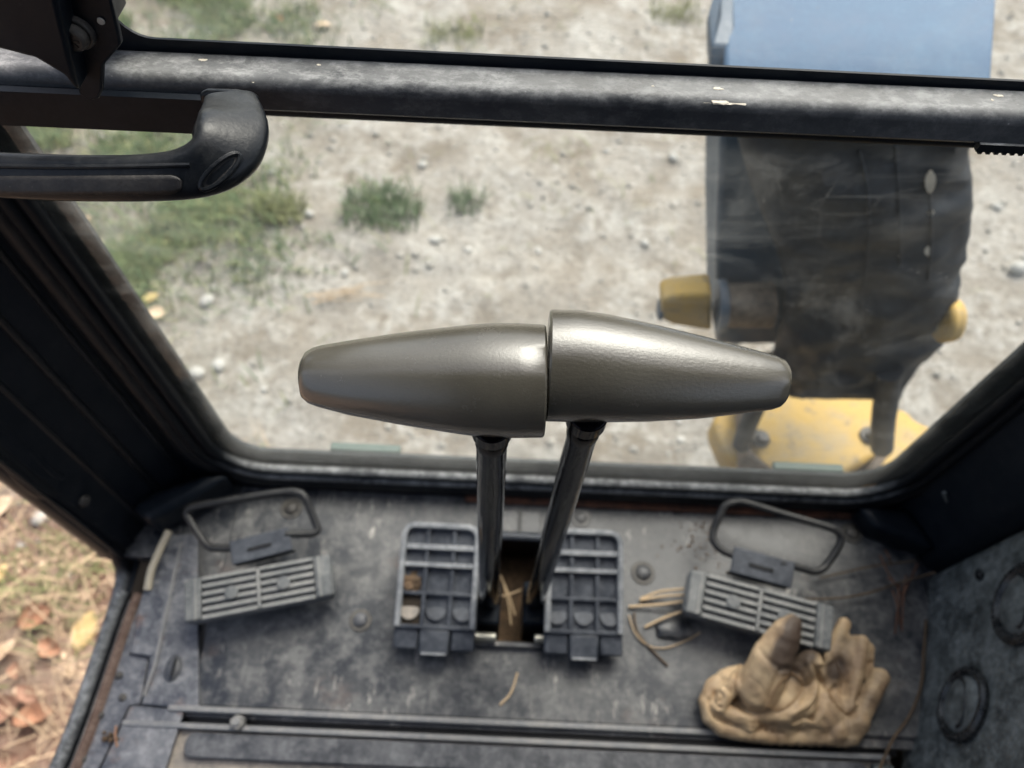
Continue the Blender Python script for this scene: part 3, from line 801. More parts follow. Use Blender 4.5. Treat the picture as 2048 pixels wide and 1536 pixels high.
# ---- grab handle
hd = thing('grab_handle', onY(460, 200, .306), 'thick black plastic grab handle curving from the crossbar to the post', 'grab handle')
spine = [((462, 205), .300, 50, 30), ((467, 232), .288, 60, 38), ((466, 262), .274, 68, 44), ((452, 298), .262, 68, 48), ((424, 328), .254, 58, 50), ((376, 347), .249, 50, 48), ((310, 355), .246, 46, 46), ((220, 357), .244, 45, 45), ((100, 355), .243, 45, 45), ((-40, 347), .243, 44, 45), ((-140, 330), .247, 45, 45), ((-190, 280), .27, 48, 42), ((-195, 225), .30, 48, 34)]
cps = [onY(px, py, y) for (px, py), y, _, _ in spine]
W = [w_ for *_, w_, _ in spine]; T = [t_ for *_, t_ in spine]
sc_ = [ (p - EYE).dot(FW) / FPX for p in cps]
pp = smooth_path(cps, 6); ww = smooth_path([(W[i] * sc_[i], T[i] * sc_[i], 0) for i in range(len(W))], 6)
rings = []
for i, p in enumerate(pp):
    d = (pp[min(i + 1, len(pp) - 1)] - pp[max(i - 1, 0)]).normalized()
    view = (EYE - p).normalized(); wd = d.cross(view).normalized(); nn = wd.cross(d).normalized()
    ring = []
    for k in range(28):
        th = 2 * math.pi * k / 28; c_, s2 = math.cos(th), math.sin(th); ex = .55
        ring.append(p + wd * (math.copysign(abs(c_) ** ex, c_) * ww[i].x) + nn * (math.copysign(abs(s2) ** ex, s2) * ww[i].y * .8))
    rings.append(ring)
MB().loft(rings).build('handle_body', M['handle'], hd, smooth=True)
tree_h = BVHTree.FromObject(hd.children[0], bpy.context.evaluated_depsgraph_get()) if False else None
bpy.context.view_layer.update()
def hit_mesh(o, px, py):
    me = o.data; dg = BVHTree.FromPolygons([v.co for v in me.vertices], [p.vertices[:] for p in me.polygons])
    d = ray(px, py).normalized(); return dg.ray_cast(EYE, d)
hb = hd.children[0]
# inset panel along the grip and the oval plug near the bend
def wrap(name, pts, mat, lift, parent, thick=.0012):
    poly = []
    for px, py in pts:
        h = hit_mesh(hb, px, py)
        if h[0] is None: h = (onY(px, py, .235), Vector((0, -.7, .7)))
        poly.append(h[0] + h[1] * lift)
    mb = MB(); f = mb.bm.faces.new([mb.bm.verts.new(p) for p in poly])
    o = mb.build(name, mat, parent); sm_ = o.modifiers.new('s', 'SOLIDIFY'); sm_.thickness = thick; sm_.offset = 0
    bv = o.modifiers.new('b', 'BEVEL'); bv.width = .0005
    return o
def strip_on(name, top, bot, mat, parent, lift=.0005):
    rows = []
    for pt_, pb_ in zip(top, bot):
        row = []
        for k in range(5):
            px = pt_[0] + (pb_[0] - pt_[0]) * k / 4; py = pt_[1] + (pb_[1] - pt_[1]) * k / 4
            h = hit_mesh(hb, px, py)
            row.append((h[0] + h[1] * lift) if h[0] is not None else onY(px, py, .24))
        rows.append(row)
    mb = MB(); mb.loft(rows, closed=False, cap=False); o = mb.build(name, mat, parent, True)
    q = o.modifiers.new('s', 'SOLIDIFY'); q.thickness = .0012; q.offset = 0
    return o
xs_ = list(range(-30, 330, 24)) + [340, 352, 360, 364]
shr = lambda x: 1 if x < 340 else max(.15, math.sqrt(max(0, 1 - ((x - 338) / 28) ** 2)))
mid = lambda x: 371 - (x / 330) ** 2 * 2
strip_on('grip_panel', [(x, mid(x) - 19 * shr(x)) for x in xs_], [(x, mid(x) + 19 * shr(x)) for x in xs_], M['handle_panel'], hd)
ridge = [hit_mesh(hb, x, 334 + (x - 150) ** 2 * -0.00008) for x in range(-20, 400, 20)]
MB().tube([h[0] for h in ridge if h[0] is not None], .0011, 8).build('ridge', M['handle'], hd, True)
ov = []
for k in range(24):
    a = 2 * math.pi * k / 24; ca, sa = math.cos(a), math.sin(a)
    ov.append((440 + 40 * ca * .92 + 14 * sa * -1, 343 + 30 * sa - 26 * ca * .75))
hs = [hit_mesh(hb, *p) for p in ov]; hs = [h[0] + h[1] * .0002 for h in hs if h[0] is not None]
if len(hs) > 8:
    MB().tube(hs, .0012, 8, True).build('plug_rim', M['handle'], hd, True)
    cc = sum(hs, Vector()) / len(hs)
    mb = MB(); rr = [[cc + (p - cc) * k + hit_mesh(hb, 440, 343)[1] * .0004 for p in hs] for k in (.86, .45, .02)]
    mb.loft(rr, cap=False); mb.build('screw_plug', M['handle_panel'], hd, True)
fc = [(398, 190), (412, 184), (470, 186), (505, 192), (518, 204), (505, 214), (430, 214), (402, 212)]
MB().prism([onY(x, y, .3035) for x, y in fc], (0, .004, 0)).build('handle_foot', M['handle'], hd, bevel=.0015)

# ---- side console with round plugs
co = thing('side_console', (.45, .1, 0), 'dusty black plastic side console with round plugs beside the glove', 'console')
A = onZ(1856, 1167); B = onZ(1827, 1483); dAB = (B - A).normalized()
F_ = A - dAB * .012; E_ = B + dAB * .45
nC = Vector((0, 0, 1)).cross(dAB).normalized()
if nC.x > 0: nC = -nC
leanv = Vector((.10, 0, 1)).normalized()
pts0 = [F_, E_, Vector((.62, E_.y, 0)), Vector((.62, F_.y, 0))]
mb = MB().prism([p + Vector((0, 0, -.03)) for p in pts0], leanv * .48); mb.build('console_body', M['console'], co, bevel=.008, seg=3)
nC = leanv.cross(dAB).normalized(); nC = nC if nC.x < 0 else -nC
def on_console(px, py):
    d = ray(px, py); return EYE + d * ((A - EYE).dot(nC) / d.dot(nC))
def plug(px, py, r, lab=None):
    c = on_console(px, py); u, v = dAB, leanv
    ring = lambda rr, h: [c + (u * math.cos(2 * math.pi * k / 32) + v * math.sin(2 * math.pi * k / 32)) * rr + nC * h for k in range(32)]
    o = MB().loft([ring(r * 1.08, -.001), ring(r * 1.08, .002), ring(r, .0045), ring(r * .90, .0045), ring(r * .80, .0008)]).build('plug', M['gloss'], co, smooth=True)
    MB().loft([ring(r * .80, .0009), ring(r * .74, .0030), ring(r * .45, .0048), ring(r * .1, .0054)]).build('plug_cap', M['console'], o, smooth=True)
    for s_ in (.34,):
        MB().tube([c + u * (r * .70 * math.cos(a)) + v * (r * s_ * math.sin(a)) + nC * .0042 for a in [math.pi * k / 12 for k in range(13)]], .0016, 8).build('plug_ridge', M['gloss'], o, True)
plug(1925, 1408, .033); plug(2046, 1205, .037)
c = on_console(1958, 1150); MB().ball(c, .006, (.5, 1, 1)).build('plug_hole', M['black'], co, True)

# ---- unseen roof, walls and seat, added to darken the interior and grip reflections
rf = thing('shade_shell', (0, -.5, 1.27), 'unseen black roof panel and walls added to darken the cab', 'roof', kind='structure')
MB().box(-.48, .62, -.85, .14, 1.27, 1.31).build('shade_roof', M['black'], rf)
MB().box(-.48, .62, -.89, -.851, -.1, 1.27).build('shade_rear', M['black'], rf)
MB().box(.625, .66, -.85, .37, -.1, .62).build('shade_side', M['black'], rf)
MB().box(.625, .66, -.85, .37, 1.05, 1.31).build('shade_header', M['black'], rf)
MB().box(-.30, .34, -.62, -.20, -.02, .30).build('seat_cushion', M['post'], rf, bevel=.03)
MB().box(-.30, .34, -.80, -.66, .25, 1.0).build('seat_back', M['post'], rf, bevel=.03)

# ================================================================== LEVERS
def lever(axis, rad, d, neck, base, label, gm, r0, r1, crease):
    inner_p = atD(*axis[0], d)
    t = thing('travel_lever', base, label, 'lever', 'pair of travel levers')
    P = [atD(x, c, d) for x, c in axis]; k = d / FPX
    rings = []
    for i, p in enumerate(P):
        a = (P[min(i + 1, len(P) - 1)] - P[max(0, i - 1)]).normalized()
        if i == 0: a = (P[2] - P[0]).normalized()
        vdir = (EYE - p).normalized(); u = (UP - a * UP.dot(a)).normalized(); w = a.cross(u)
        h = rad[i] * k; ring = []
        for q in range(48):
            th = 2 * math.pi * q / 48; c_, s_ = math.cos(th), math.sin(th); e_ = (1.22 if crease > .5 else 1.10) if s_ > 0 else .90
            
            th2 = (th + math.pi) % (2 * math.pi) - math.pi; sf = min(1.0, max(0.0, (i - 2) / (len(P) - 5)))
            k2 = 1 + crease * sf * (.12 * math.exp(-((th2 - .05) / .14) ** 2) - .12 * math.exp(-((th2 + .42) / .24) ** 2)) if c_ > 0 else 1
            ring.append(p + u * math.copysign(abs(s_) ** e_, s_) * h + w * math.copysign(abs(c_) ** e_, c_) * h * .88 * k2)
        rings.append(ring)
    # crisp rounded rim on the flat inner face
    cc = P[0]; a0 = (P[0] - P[2]).normalized()
    r_in = [[cc + (p - cc) * .965 + a0 * .0009 for p in rings[0]], [cc + (p - cc) * .90 + a0 * .0011 for p in rings[0]], [cc + (p - cc) * .02 + a0 * .0011 for p in rings[0]]]
    tipc = P[-1]; a1 = (P[-1] - P[-3]).normalized()
    r_out = [[tipc + (p - tipc) * f for p in rings[-1]] for f in (.6, .05)]
    MB().loft(r_in[::-1] + rings + r_out).build('grip', gm, t, smooth=True)
    n0 = atD(neck[0], neck[1] - 16, d + .004); up = (n0 - base).normalized()
    MB().cone(n0 + up * .006, n0 - up * .0055, .0100, .0100, 28).build('collar', M['shaft'], t, bevel=.001)
    L = (n0 - base).length
    path = [n0, n0 - up * .008, n0 - up * .010, n0 - up * .018, n0 - up * .022] + [n0 - up * (.022 + (L - .022) * k / 8) for k in range(1, 9)]
    rr = [.0072, .0072, r0 * .97, r0 * 1.03, r0 * .96] + [r0 * .96 + (r1 - r0 * .96) * (k / 8) ** .8 for k in range(1, 9)]
    rings = []
    w0 = up.orthogonal().normalized(); w1 = up.cross(w0)
    for p, r_ in zip(path, rr):
        rings.append([p + (w0 * math.cos(2 * math.pi * q / 20) + w1 * math.sin(2 * math.pi * q / 20)) * r_ for q in range(20)])
    MB().loft(rings).build('shaft', M['shaft'], t, smooth=True)
    MB().box(base.x - .0125, base.x + .0125, base.y - .026, base.y + .020, -.06, .018).build('lever_foot', M['post'], t, bevel=.003)
    MB().cone(base + Vector((0, .004, .016)), base + Vector((0, .002, .038)), .0145, .0115, 20).build('boot', M['post'], t, bevel=.002)
    return t
axL = [(1086, 762), (1035, 761), (985, 760), (940, 760), (900, 759), (800, 757), (700, 755), (640, 752), (622, 751), (610, 750), (604, 750)]
rdL = [113, 115, 114.5, 111, 106, 92, 75, 62, 56, 47, 33]
axR = [(1098, 731), (1150, 732), (1200, 736), (1250, 741), (1300, 746), (1400, 755), (1500, 762), (1545, 765), (1562, 767), (1570, 768), (1573.5, 768.5)]
rdR = [112, 112.5, 109, 104, 98, 83, 64, 55, 48, 39, 27]
lever(axL, rdL, .352, (984, 872), onZ(978, 1208, 0.0), 'upright travel lever with smooth olive grey grip, its grip pointing to the door', M['grip_smooth'], .0083, .0105, 1.0)
lever(axR, rdR, .352, (1174, 850), onZ(1068, 1208, 0.0), 'slanting travel lever with grained olive grey grip, its grip pointing to the boom', M['grip_grain'], .0083, .0105, .35)
t = thing('dry_stalk', onZ(1020, 1200, -.06), 'pale dry grass stalk caught in the slot between the travel levers', 'stalk')
for a, b in (((1000, 1150), (1030, 1230)), ((1008, 1170), (1022, 1250)), ((995, 1195), (1042, 1180))):
    MB().tube([onZ(*a, -.035), onZ((a[0] + b[0]) / 2 + 3, (a[1] + b[1]) / 2, -.045), onZ(*b, -.05)], .0012, 6).build('stem', M['straw'], t, True)

# ================================================================== TRAVEL PEDALS
def travel_pedal(fl, fr, nr, nl, label, muddy):
    """fl.. = far-left, far-right, near-right, near-left corners (real points)"""
    o = (nl + nr) / 2; u = (nr - nl).normalized(); Wd = ((nr - nl).length + (fr - fl).length) / 2
    v = ((fl + fr) / 2 - o); Ln = v.length; v = (v - u * v.dot(u)).normalized(); n_ = u.cross(v).normalized()
    t = thing('travel_pedal', o, label, 'pedal', 'pair of travel pedals')
    hw = Wd / 2
    # plate
    pts = rounded([(-hw, Ln * .13), (hw, Ln * .13), (hw, Ln), (-hw, Ln)], [.002, .002, .011, .011], 5)
    MB().prism([o + u * p.x + v * p.y - n_ * .010 for p in pts], n_ * .0065).build('pedal_plate', M['pedal'], t, bevel=.001)
    # raised rim round three sides
    path = [Vector((-hw + .003, Ln * .16)), Vector((-hw + .003, Ln * .5)), Vector((-hw + .003, Ln - .012)), Vector((-hw + .0065, Ln - .0055)), Vector((-hw + .013, Ln - .003)), Vector((0, Ln - .003)), Vector((hw - .013, Ln - .003)), Vector((hw - .0065, Ln - .0055)), Vector((hw - .003, Ln - .012)), Vector((hw - .003, Ln * .5)), Vector((hw - .003, Ln * .16))]
    rings = []
    for i, p in enumerate(path):
        d = (path[min(i + 1, 10)] - path[max(0, i - 1)]).normalized(); s_ = Vector((-d.y, d.x))
        q = lambda a, h: o + u * (p.x + s_.x * a) + v * (p.y + s_.y * a) + n_ * h
        rings.append([q(-.0034, -.009), q(-.0031, .0032), q(-.0018, .0045), q(.0018, .0045), q(.0031, .0032), q(.0034, -.009)])
    MB().loft(rings).build('rim', M['pedal_edge'], t, smooth=True)
    xi = hw - .0062
    for f, wd, mt in ((.80, .0056, 'pedal_edge'), (.655, .0048, 'pedal_edge'), (.425, .0036, 'pedal'), (.16, .004, 'pedal')):
        MB().obox(o + v * (Ln * f), u, v, n_, (-xi, xi), (-wd / 2, wd / 2), (-.0062, .0040 if f > .5 else .002)).build('cross_rib', M[mt], t, bevel=.0008)
    for x in (-hw * .33, hw * .34):
        MB().obox(o + u * x, u, v, n_, (-.0020, .0020), (Ln * .162, Ln - .0065), (-.0062, .0018)).build('long_rib', M['pedal'], t, bevel=.0006)
    # scooped cells of the near rows
    for x in (-hw * .67, 0, hw * .67):
        mud = muddy and x < 0
        mb = MB(); c_ = o + u * x + v * (Ln * .20) - n_ * .0036
        P_ = [c_ + u * (hw * .26 * math.cos(a)) + v * (Ln * (.085 if math.sin(a) < 0 else .03) * math.sin(a) + .012) + n_ * (.0040 * (1 - math.sin(a)) / 2) for a in [k * math.pi / 8 for k in range(16)]]
        mb.prism(P_, -n_ * .003)
        mb.build('scoop', M['mat'] if mud else M['pedal'], t, bevel=.0012)
    if muddy:
        mb = MB(); mb.ball(o - u * (hw * .66) + v * (Ln * .53) - n_ * .0042, 1, (hw * .27, Ln * .11, .0035), 4)
        for vv_ in mb.bm.verts: vv_.co += n_ * .004 * noise.noise(vv_.co * 220) + (vv_.co - (o - u * (hw * .66) + v * (Ln * .53))) * .35 * noise.noise(vv_.co * 90)
        tag(mb.build('mud_patch', M['mud'], t, True), 'brown dried mud patch')
        mb = MB(); mb.obox(o, u, v, n_, (-hw + .0064, -hw * .35), (Ln * .165, Ln * .42), (-.0062, -.0030)); mb.build('mud_film', M['underside'], t)
    # hinge lugs and front tongue
    for a, b in ((-hw, -hw * .40), (hw * .42, hw)):
        MB().obox(o, u, v, n_, (a, b), (-.0025, Ln * .155), (-.012, -.001)).build('hinge_lug', M['pedal'], t, bevel=.002)
    MB().obox(o, u, v, n_, (-hw * .36, hw * .38), (-.0075, Ln * .15), (-.010, .0012)).build('tongue', M['pedal'], t, bevel=.0025)
    MB().obox(o, u, v, n_, (-hw * .30, hw * .32), (-.0072, -.0045), (.001, .003)).build('tongue_lip', M['pedal_edge'], t, bevel=.0008)
    return t, o, u, v, n_, Ln, hw
tl = travel_pedal(onZ(795, 1048, .062), onZ(956, 1046, .062), onZ(946, 1300, .026), onZ(787, 1292, .026), 'ribbed black travel pedal with a brown muddy cell', True)
tr_ = travel_pedal(onZ(1107, 1058, .062), onZ(1257, 1062, .062), onZ(1247, 1309, .026), onZ(1087, 1303, .026), 'clean ribbed black travel pedal next to the straw', False)
o = thing('hinge_pin', onZ(1030, 1276, .012), 'shiny zinc hinge pin joining the two travel pedals', 'pin')
a, b = onZ(940, 1273, .012), onZ(992, 1275, .012)
MB().cone(a, b, .0048, .0048, 16).build('pin_end', M['zinc'], o, bevel=.0008)
a, b = onZ(1069, 1277, .012), onZ(1098, 1278, .012)
MB().cone(a, b, .0048, .0048, 16).build('pin_end', M['zinc'], o, bevel=.0008)
a, b = onZ(950, 1290, .0), onZ(1085, 1293, .0)
MB().box(a.x, b.x, a.y - .002, a.y + .003, -.002, .008).build('pin_bracket', M['floor'], o, bevel=.001)

# ================================================================== FOOT PEDALS WITH WIRE GUARDS
def foot_pedal(C, brk, loop, label, glabel):
    fl, fr, nr, nl = C
    o = (fl + fr + nr + nl) / 4; u = ((fr + nr) - (fl + nl)).normalized(); v = ((fl + fr) - (nl + nr)); Wd = v.length / 2
    Ln = ((fr - fl).length + (nr - nl).length) / 2; v = (v - u * v.dot(u)).normalized(); n_ = u.cross(v).normalized()
    hl, hw = Ln / 2, Wd / 2
    t = thing('foot_pedal', Vector((o.x, o.y, 0)), label, 'pedal', 'pair of ribbed foot pedals')
    pts = rounded([(-hl, -hw), (hl, -hw), (hl, hw), (-hl, hw)], .007, 4)
    MB().prism([o + u * p.x + v * p.y - n_ * .014 for p in pts], n_ * .011).build('pad', M['pad'], t, bevel=.002)
    for s_ in (-1, 1):
        a = sorted((s_ * hl * .985, s_ * hl * .76))
        MB().obox(o, u, v, n_, a, (-hw * .94, hw * .94), (-.0032, .003)).build('end_cap', M['pad'], t, bevel=.0022)
        a = sorted((s_ * hl * .845, s_ * hl * .815))
        MB().obox(o, u, v, n_, a, (-hw * .93, hw * .93), (.0028, .0042)).build('cap_ridge', M['padrib'], t, bevel=.0005)
    nr_ = 6
    for k in range(nr_):
        y = -hw * .86 + 2 * hw * .86 * k / (nr_ - 1)
        for a in ((-hl * .75, -hl * .03), (hl * .03, hl * .75)):
            MB().obox(o + v * y, u, v, n_, a, (-hw * .085, hw * .085), (-.0032, .0022)).build('tread_rib', M['padrib'], t, bevel=.0007)
    MB().obox(o, u, v, n_, (-hl * .022, hl * .022), (-hw * .9, hw * .9), (-.0032, .0020)).build('middle_rib', M['padrib'], t, bevel=.0006)
    for x in (-hl * .36, hl * .34):
        c = o + u * x; MB().cone(c - n_ * .003, c + n_ * .0040, hw * .34, hw * .30, 20).build('boss', M['pad'], t, bevel=.001)
    # hinge block under the pad and the folded bracket behind
    MB().obox(o, u, v, n_, (-hl * .25, hl * .30), (-hw * .6, hw * .6), (-.04, -.0142)).build('pedal_pivot', M['post'], t)
    bc = sum(brk, Vector()) / 4
    bu = ((brk[1] + brk[2]) - (brk[0] + brk[3])).normalized(); bv = ((brk[0] + brk[1]) - (brk[2] + brk[3])); bw = bv.length / 4
    bl = ((brk[1] - brk[0]).length + (brk[2] - brk[3]).length) / 4; bv = (bv - bu * bv.dot(bu)).normalized(); bn = bu.cross(bv)
    bo = MB().obox(bc, bu, bv, bn, (-bl, bl), (-bw, bw), (-.0035, .0)).build('bracket', M['pedal'], t, bevel=.0012)
    MB().obox(bc, bu, bv, bn, (-bl * .45, bl * .35), (-bw * .25, bw * .05), (0.0004, .0011)).build('bracket_slot', M['black'], bo)
    MB().obox(bc, bu, bv, bn, (-bl * .98, bl * .98), (-bw * 1.02, -bw * .8), (-.022, -.0036)).build('bracket_flange', M['post'], bo, bevel=.001)
    MB().obox(bc, bu, bv, bn, (-bl * .55, bl * .55), (-bw * .7, bw * .6), (-.03, -.004)).build('hinge_block', M['post'], bo)
    g = smooth_path(loop, 5)
    gm_ = MB().tube(g, .0042, 10).build('wire_guard', M['pedal_wire'], t, True)
    return t
M['pedal_wire'] = dusty('wire_guard_paint', (.018, .019, .021), (.30, .28, .26), .10, 30, .35, spec=.25)
LZ = lambda L: [onZ(x, y, z) for x, y, z in L]
foot_pedal([onZ(362, 1163, .045), onZ(656, 1105, .045), onZ(674, 1194, .040), onZ(371, 1246, .040)],
           [onZ(460, 1083, .052), onZ(579, 1052, .052), onZ(583, 1101, .046), onZ(462, 1130, .046)],
           LZ([(470, 1096, .045), (430, 1096, .045), (414, 1090, .045), (398, 1070, .046), (376, 1034, .050), (374, 1024, .053), (386, 1014, .056), (440, 1004, .06), (520, 991, .06), (572, 984, .06), (596, 985, .06), (610, 995, .058), (620, 1018, .052), (632, 1048, .046), (635, 1060, .044), (626, 1067, .044), (604, 1068, .045), (570, 1068, .048)]),
           'ribbed foot pedal with wire guard standing between the door sill and muddy pedal', '')
foot_pedal([onZ(1380, 1136, .045), onZ(1677, 1214, .045), onZ(1656, 1306, .040), onZ(1366, 1226, .040)],
           [onZ(1468, 1092, .052), onZ(1588, 1123, .052), onZ(1586, 1178, .046), onZ(1462, 1143, .046)],
           LZ([(1500, 1118, .045), (1470, 1112, .045), (1440, 1098, .045), (1427, 1080, .046), (1428, 1058, .048), (1440, 1030, .054), (1448, 1014, .058), (1462, 1006, .06), (1490, 1005, .06), (1560, 1026, .06), (1650, 1052, .06), (1674, 1062, .058), (1682, 1076, .054), (1676, 1096, .05), (1656, 1126, .044), (1645, 1138, .043), (1628, 1143, .043), (1600, 1136, .045), (1560, 1126, .048)]),
           'ribbed foot pedal with wire guard, partly covered by the tan glove', '')

# ================================================================== GLOVE
def make_glove():
    mb = MB()
    def cap(a, b, ra, rb, flat=.8, n=7):
        a, b = Vector(a), Vector(b)
        for i in range(n + 1):
            f = i / n; mb.ball(a.lerp(b, f), ra + (rb - ra) * f, (1, 1, flat), 2)
    g = lambda x, y, z: onZ(x, y, z)
    # palm
    for x, y, z, r, fl in ((1530, 1395, .018, .027, .62), (1562, 1398, .020, .029, .64), (1602, 1400, .016, .029, .58), (1500, 1425, .009, .022, .5), (1640, 1415, .014, .026, .55), (1680, 1430, .012, .020, .6), (1560, 1435, .012, .021, .6), (1620, 1450, .010, .016, .7)):
        mb.ball(g(x, y, z), r, (1, 1, fl), 3)
    # rolled cuff
    ring = [(1480, 1345, .018), (1450, 1355, .018), (1425, 1375, .018), (1414, 1405, .017), (1420, 1435, .014), (1442, 1456, .011), (1480, 1466, .009), (1540, 1472, .009), (1620, 1476, .009), (1690, 1478, .010)]
    for i in range(len(ring) - 1): cap(g(*ring[i]), g(*ring[i + 1]), .0088, .0088, 1, 4)
    cap(g(1450, 1390, .028), g(1470, 1370, .030), .0085, .008, 1, 4); cap(g(1450, 1392, .028), g(1438, 1412, .024), .008, .008, 1, 4); cap(g(1445, 1420, .020), g(1500, 1445, .018), .008, .009, .9, 5)
    cap(g(1468, 1372, .030), g(1482, 1356, .028), .009, .010, .9, 4)
    # thumb: broad, flat, pointing up on to the pedal
    cap(g(1518, 1375, .032), g(1543, 1318, .050), .0235, .0215, .62, 8); cap(g(1543, 1318, .050), g(1572, 1268, .060), .0215, .0155, .62, 8); cap(g(1572, 1268, .060), g(1586, 1246, .062), .0155, .0095, .7, 5)
    # index finger tucked behind the pedal end
    cap(g(1600, 1345, .028), g(1622, 1322, .034), .014, .012, .9); cap(g(1640, 1345, .018), g(1672, 1292, .014), .011, .010, .9); cap(g(1672, 1292, .014), g(1688, 1248, .014), .010, .0078, .9)
    # two bent fingers, a flat web with a ridge beside it
    cap(g(1640, 1372, .016), g(1690, 1318, .020), .0145, .0135, .55, 8); cap(g(1690, 1318, .020), g(1716, 1290, .020), .0135, .011, .6); cap(g(1660, 1405, .012), g(1695, 1350, .014), .014, .012, .5, 7)
    cap(g(1724, 1284, .024), g(1714, 1345, .023), .0078, .0075, 1, 8); cap(g(1714, 1345, .023), g(1702, 1412, .018), .0075, .009, 1, 8)
    cap(g(1738, 1296, .012), g(1734, 1350, .010), .0065, .006, .9)
    # little finger
    cap(g(1672, 1462, .013), g(1715, 1444, .014), .0125, .0125, .95); cap(g(1700, 1470, .012), g(1725, 1420, .014), .0115, .0112, .95); cap(g(1725, 1420, .014), g(1760, 1355, .015), .0112, .0102, .95)
    me = bpy.data.meshes.new('tmp'); mb.bm.to_mesh(me); mb.bm.free()
    o = bpy.data.objects.new('tmp', me); col.objects.link(o)
    rm = o.modifiers.new('r', 'REMESH'); rm.mode = 'VOXEL'; rm.voxel_size = .0016
    s1 = o.modifiers.new('s', 'SMOOTH'); s1.factor = .5; s1.iterations = 3
    dg = bpy.context.evaluated_depsgraph_get(); dg.update()
    nm = bpy.data.meshes.new_from_object(o.evaluated_get(dg))
    bpy.data.objects.remove(o)
    nm.name = 'glove_body'
    at = nm.attributes.new('stain', 'FLOAT', 'POINT')
    def d2(p, q): return (Vector((p.x, p.y)) - Vector((q.x, q.y))).length
    st = [(1600, 1280, 56, 1.3), (1590, 1315, 56, 1.0), (1560, 1318, 50, .5), (1598, 1245, 36, .7), (1530, 1335, 45, .12), (1676, 1325, 36, .8), (1690, 1280, 30, .5), (1600, 1370, 34, .45), (1640, 1466, 50, .34), (1560, 1466, 40, .22), (1715, 1460, 36, .34), (1668, 1350, 34, .7), (1745, 1400, 24, .4), (1500, 1375, 30, .25)]
    creases = [([(1472, 1341), (1470, 1370), (1474, 1395), (1490, 1415), (1511, 1423), (1528, 1419)], 5, .0030), ([(1560, 1341), (1544, 1374), (1534, 1403), (1528, 1419)], 4, .0024),
        ([(1562, 1339), (1595, 1345), (1608, 1370), (1597, 1395), (1577, 1415), (1554, 1425)], 4, .0022), ([(1632, 1335), (1642, 1374), (1640, 1415), (1628, 1436)], 6, .0050),
        ([(1634, 1345), (1663, 1386), (1683, 1419), (1704, 1431), (1718, 1412), (1720, 1390)], 5, .0045), ([(1680, 1318), (1690, 1350), (1694, 1390)], 7, .0050), ([(1672, 1372), (1664, 1384)], 4, .003),
        ([(1418, 1400), (1424, 1424), (1444, 1442), (1493, 1454), (1565, 1467)], 4, .0040), ([(1440, 1415), (1428, 1400), (1434, 1384), (1446, 1390), (1440, 1402)], 4, .0045), ([(1447, 1372), (1460, 1382), (1466, 1400)], 5, .0040),
        ([(1718, 1400), (1735, 1362), (1741, 1325)], 5, .0055), ([(1590, 1444), (1610, 1436), (1628, 1436)], 5, .0045), ([(1603, 1345), (1616, 1375), (1606, 1402)], 4, .0030), ([(1520, 1300), (1550, 1330), (1590, 1338)], 5, .0022),
        ([(1500, 1446), (1560, 1452), (1600, 1462)], 4, .0018), ([(1650, 1440), (1662, 1470)], 5, .0025), ([(1690, 1440), (1700, 1470)], 4, .0022)]
    ridges = [([(1614, 1325), (1628, 1354), (1630, 1384), (1614, 1410), (1585, 1430)], 6, .0048), ([(1448, 1352), (1470, 1360), (1478, 1385)], 6, .003), ([(1655, 1376), (1672, 1405), (1690, 1424)], 5, .0028), ([(1480, 1432), (1530, 1440), (1580, 1440)], 7, .002), ([(1636, 1330), (1660, 1322)], 5, .003)]
    def pix(p):
        d = p - EYE; w_ = d.dot(FW); return 1024 + FPX * d.dot(RT) / w_, 768 - FPX * d.dot(UP) / w_
    dens = []
    for sign, lst in ((-1, creases), (1, ridges)):
        for pl_, wd, dp in lst:
            pp_ = np.array([(v.x, v.y) for v in smooth_path([Vector((x, y, 0)) for x, y in pl_], 6)]); dens.append((pp_, wd, sign * dp))
    PX = np.array([pix(v.co) for v in nm.vertices]); disp = np.zeros(len(PX))
    for pp_, wd, dp in dens:
        dmin = np.min(np.hypot(PX[:, None, 0] - pp_[None, :, 0], PX[:, None, 1] - pp_[None, :, 1]), 1)
        disp += dp * np.exp(-(dmin / wd) ** 2)
    nrm = [v.normal.copy() for v in nm.vertices]
    for i, v in enumerate(nm.vertices):
        p = v.co
        q = p + Vector((noise.noise(p * 60), noise.noise(p * 60 + Vector((5, 1, 2))), 0)) * .006
        w = noise.fractal(p * 130, 1, 2, 3) * .0004 + (max(0, 1 - abs(noise.noise(Vector((q.x * 34 + q.y * 22, q.y * 48 - q.x * 12, q.z * 40)))) * 4) ** 1.5) * -.0006 + noise.noise(p * 42) * .0008
        v.co = p + nrm[i] * w + Vector((0, 0, 1)) * float(disp[i]) * max(0.0, nrm[i].z)
        if v.co.z < .0012 and p.y > yA: v.co.z = .0012
        at.data[i].value = float(sum(k * max(0, 1 - math.hypot(PX[i][0] - a, PX[i][1] - b) / r) for a, b, r, k in st))
    nm.materials.clear(); nm.materials.append(M['leather']); nm.shade_smooth()
    return nm
gt = thing('work_glove', onZ(1580, 1400, 0), 'crumpled tan leather work glove lying on the floor against the pedal', 'glove')
gme = make_glove()
gb = bpy.data.objects.new('glove_body', gme); col.objects.link(gb); attach(gb, gt)
gbv = BVHTree.FromPolygons([v.co for v in gme.vertices], [p.vertices[:] for p in gme.polygons])
def ghit(px, py):
    h = gbv.ray_cast(EYE, ray(px, py).normalized()); return (h[0] + h[1] * .0001) if h[0] is not None else None
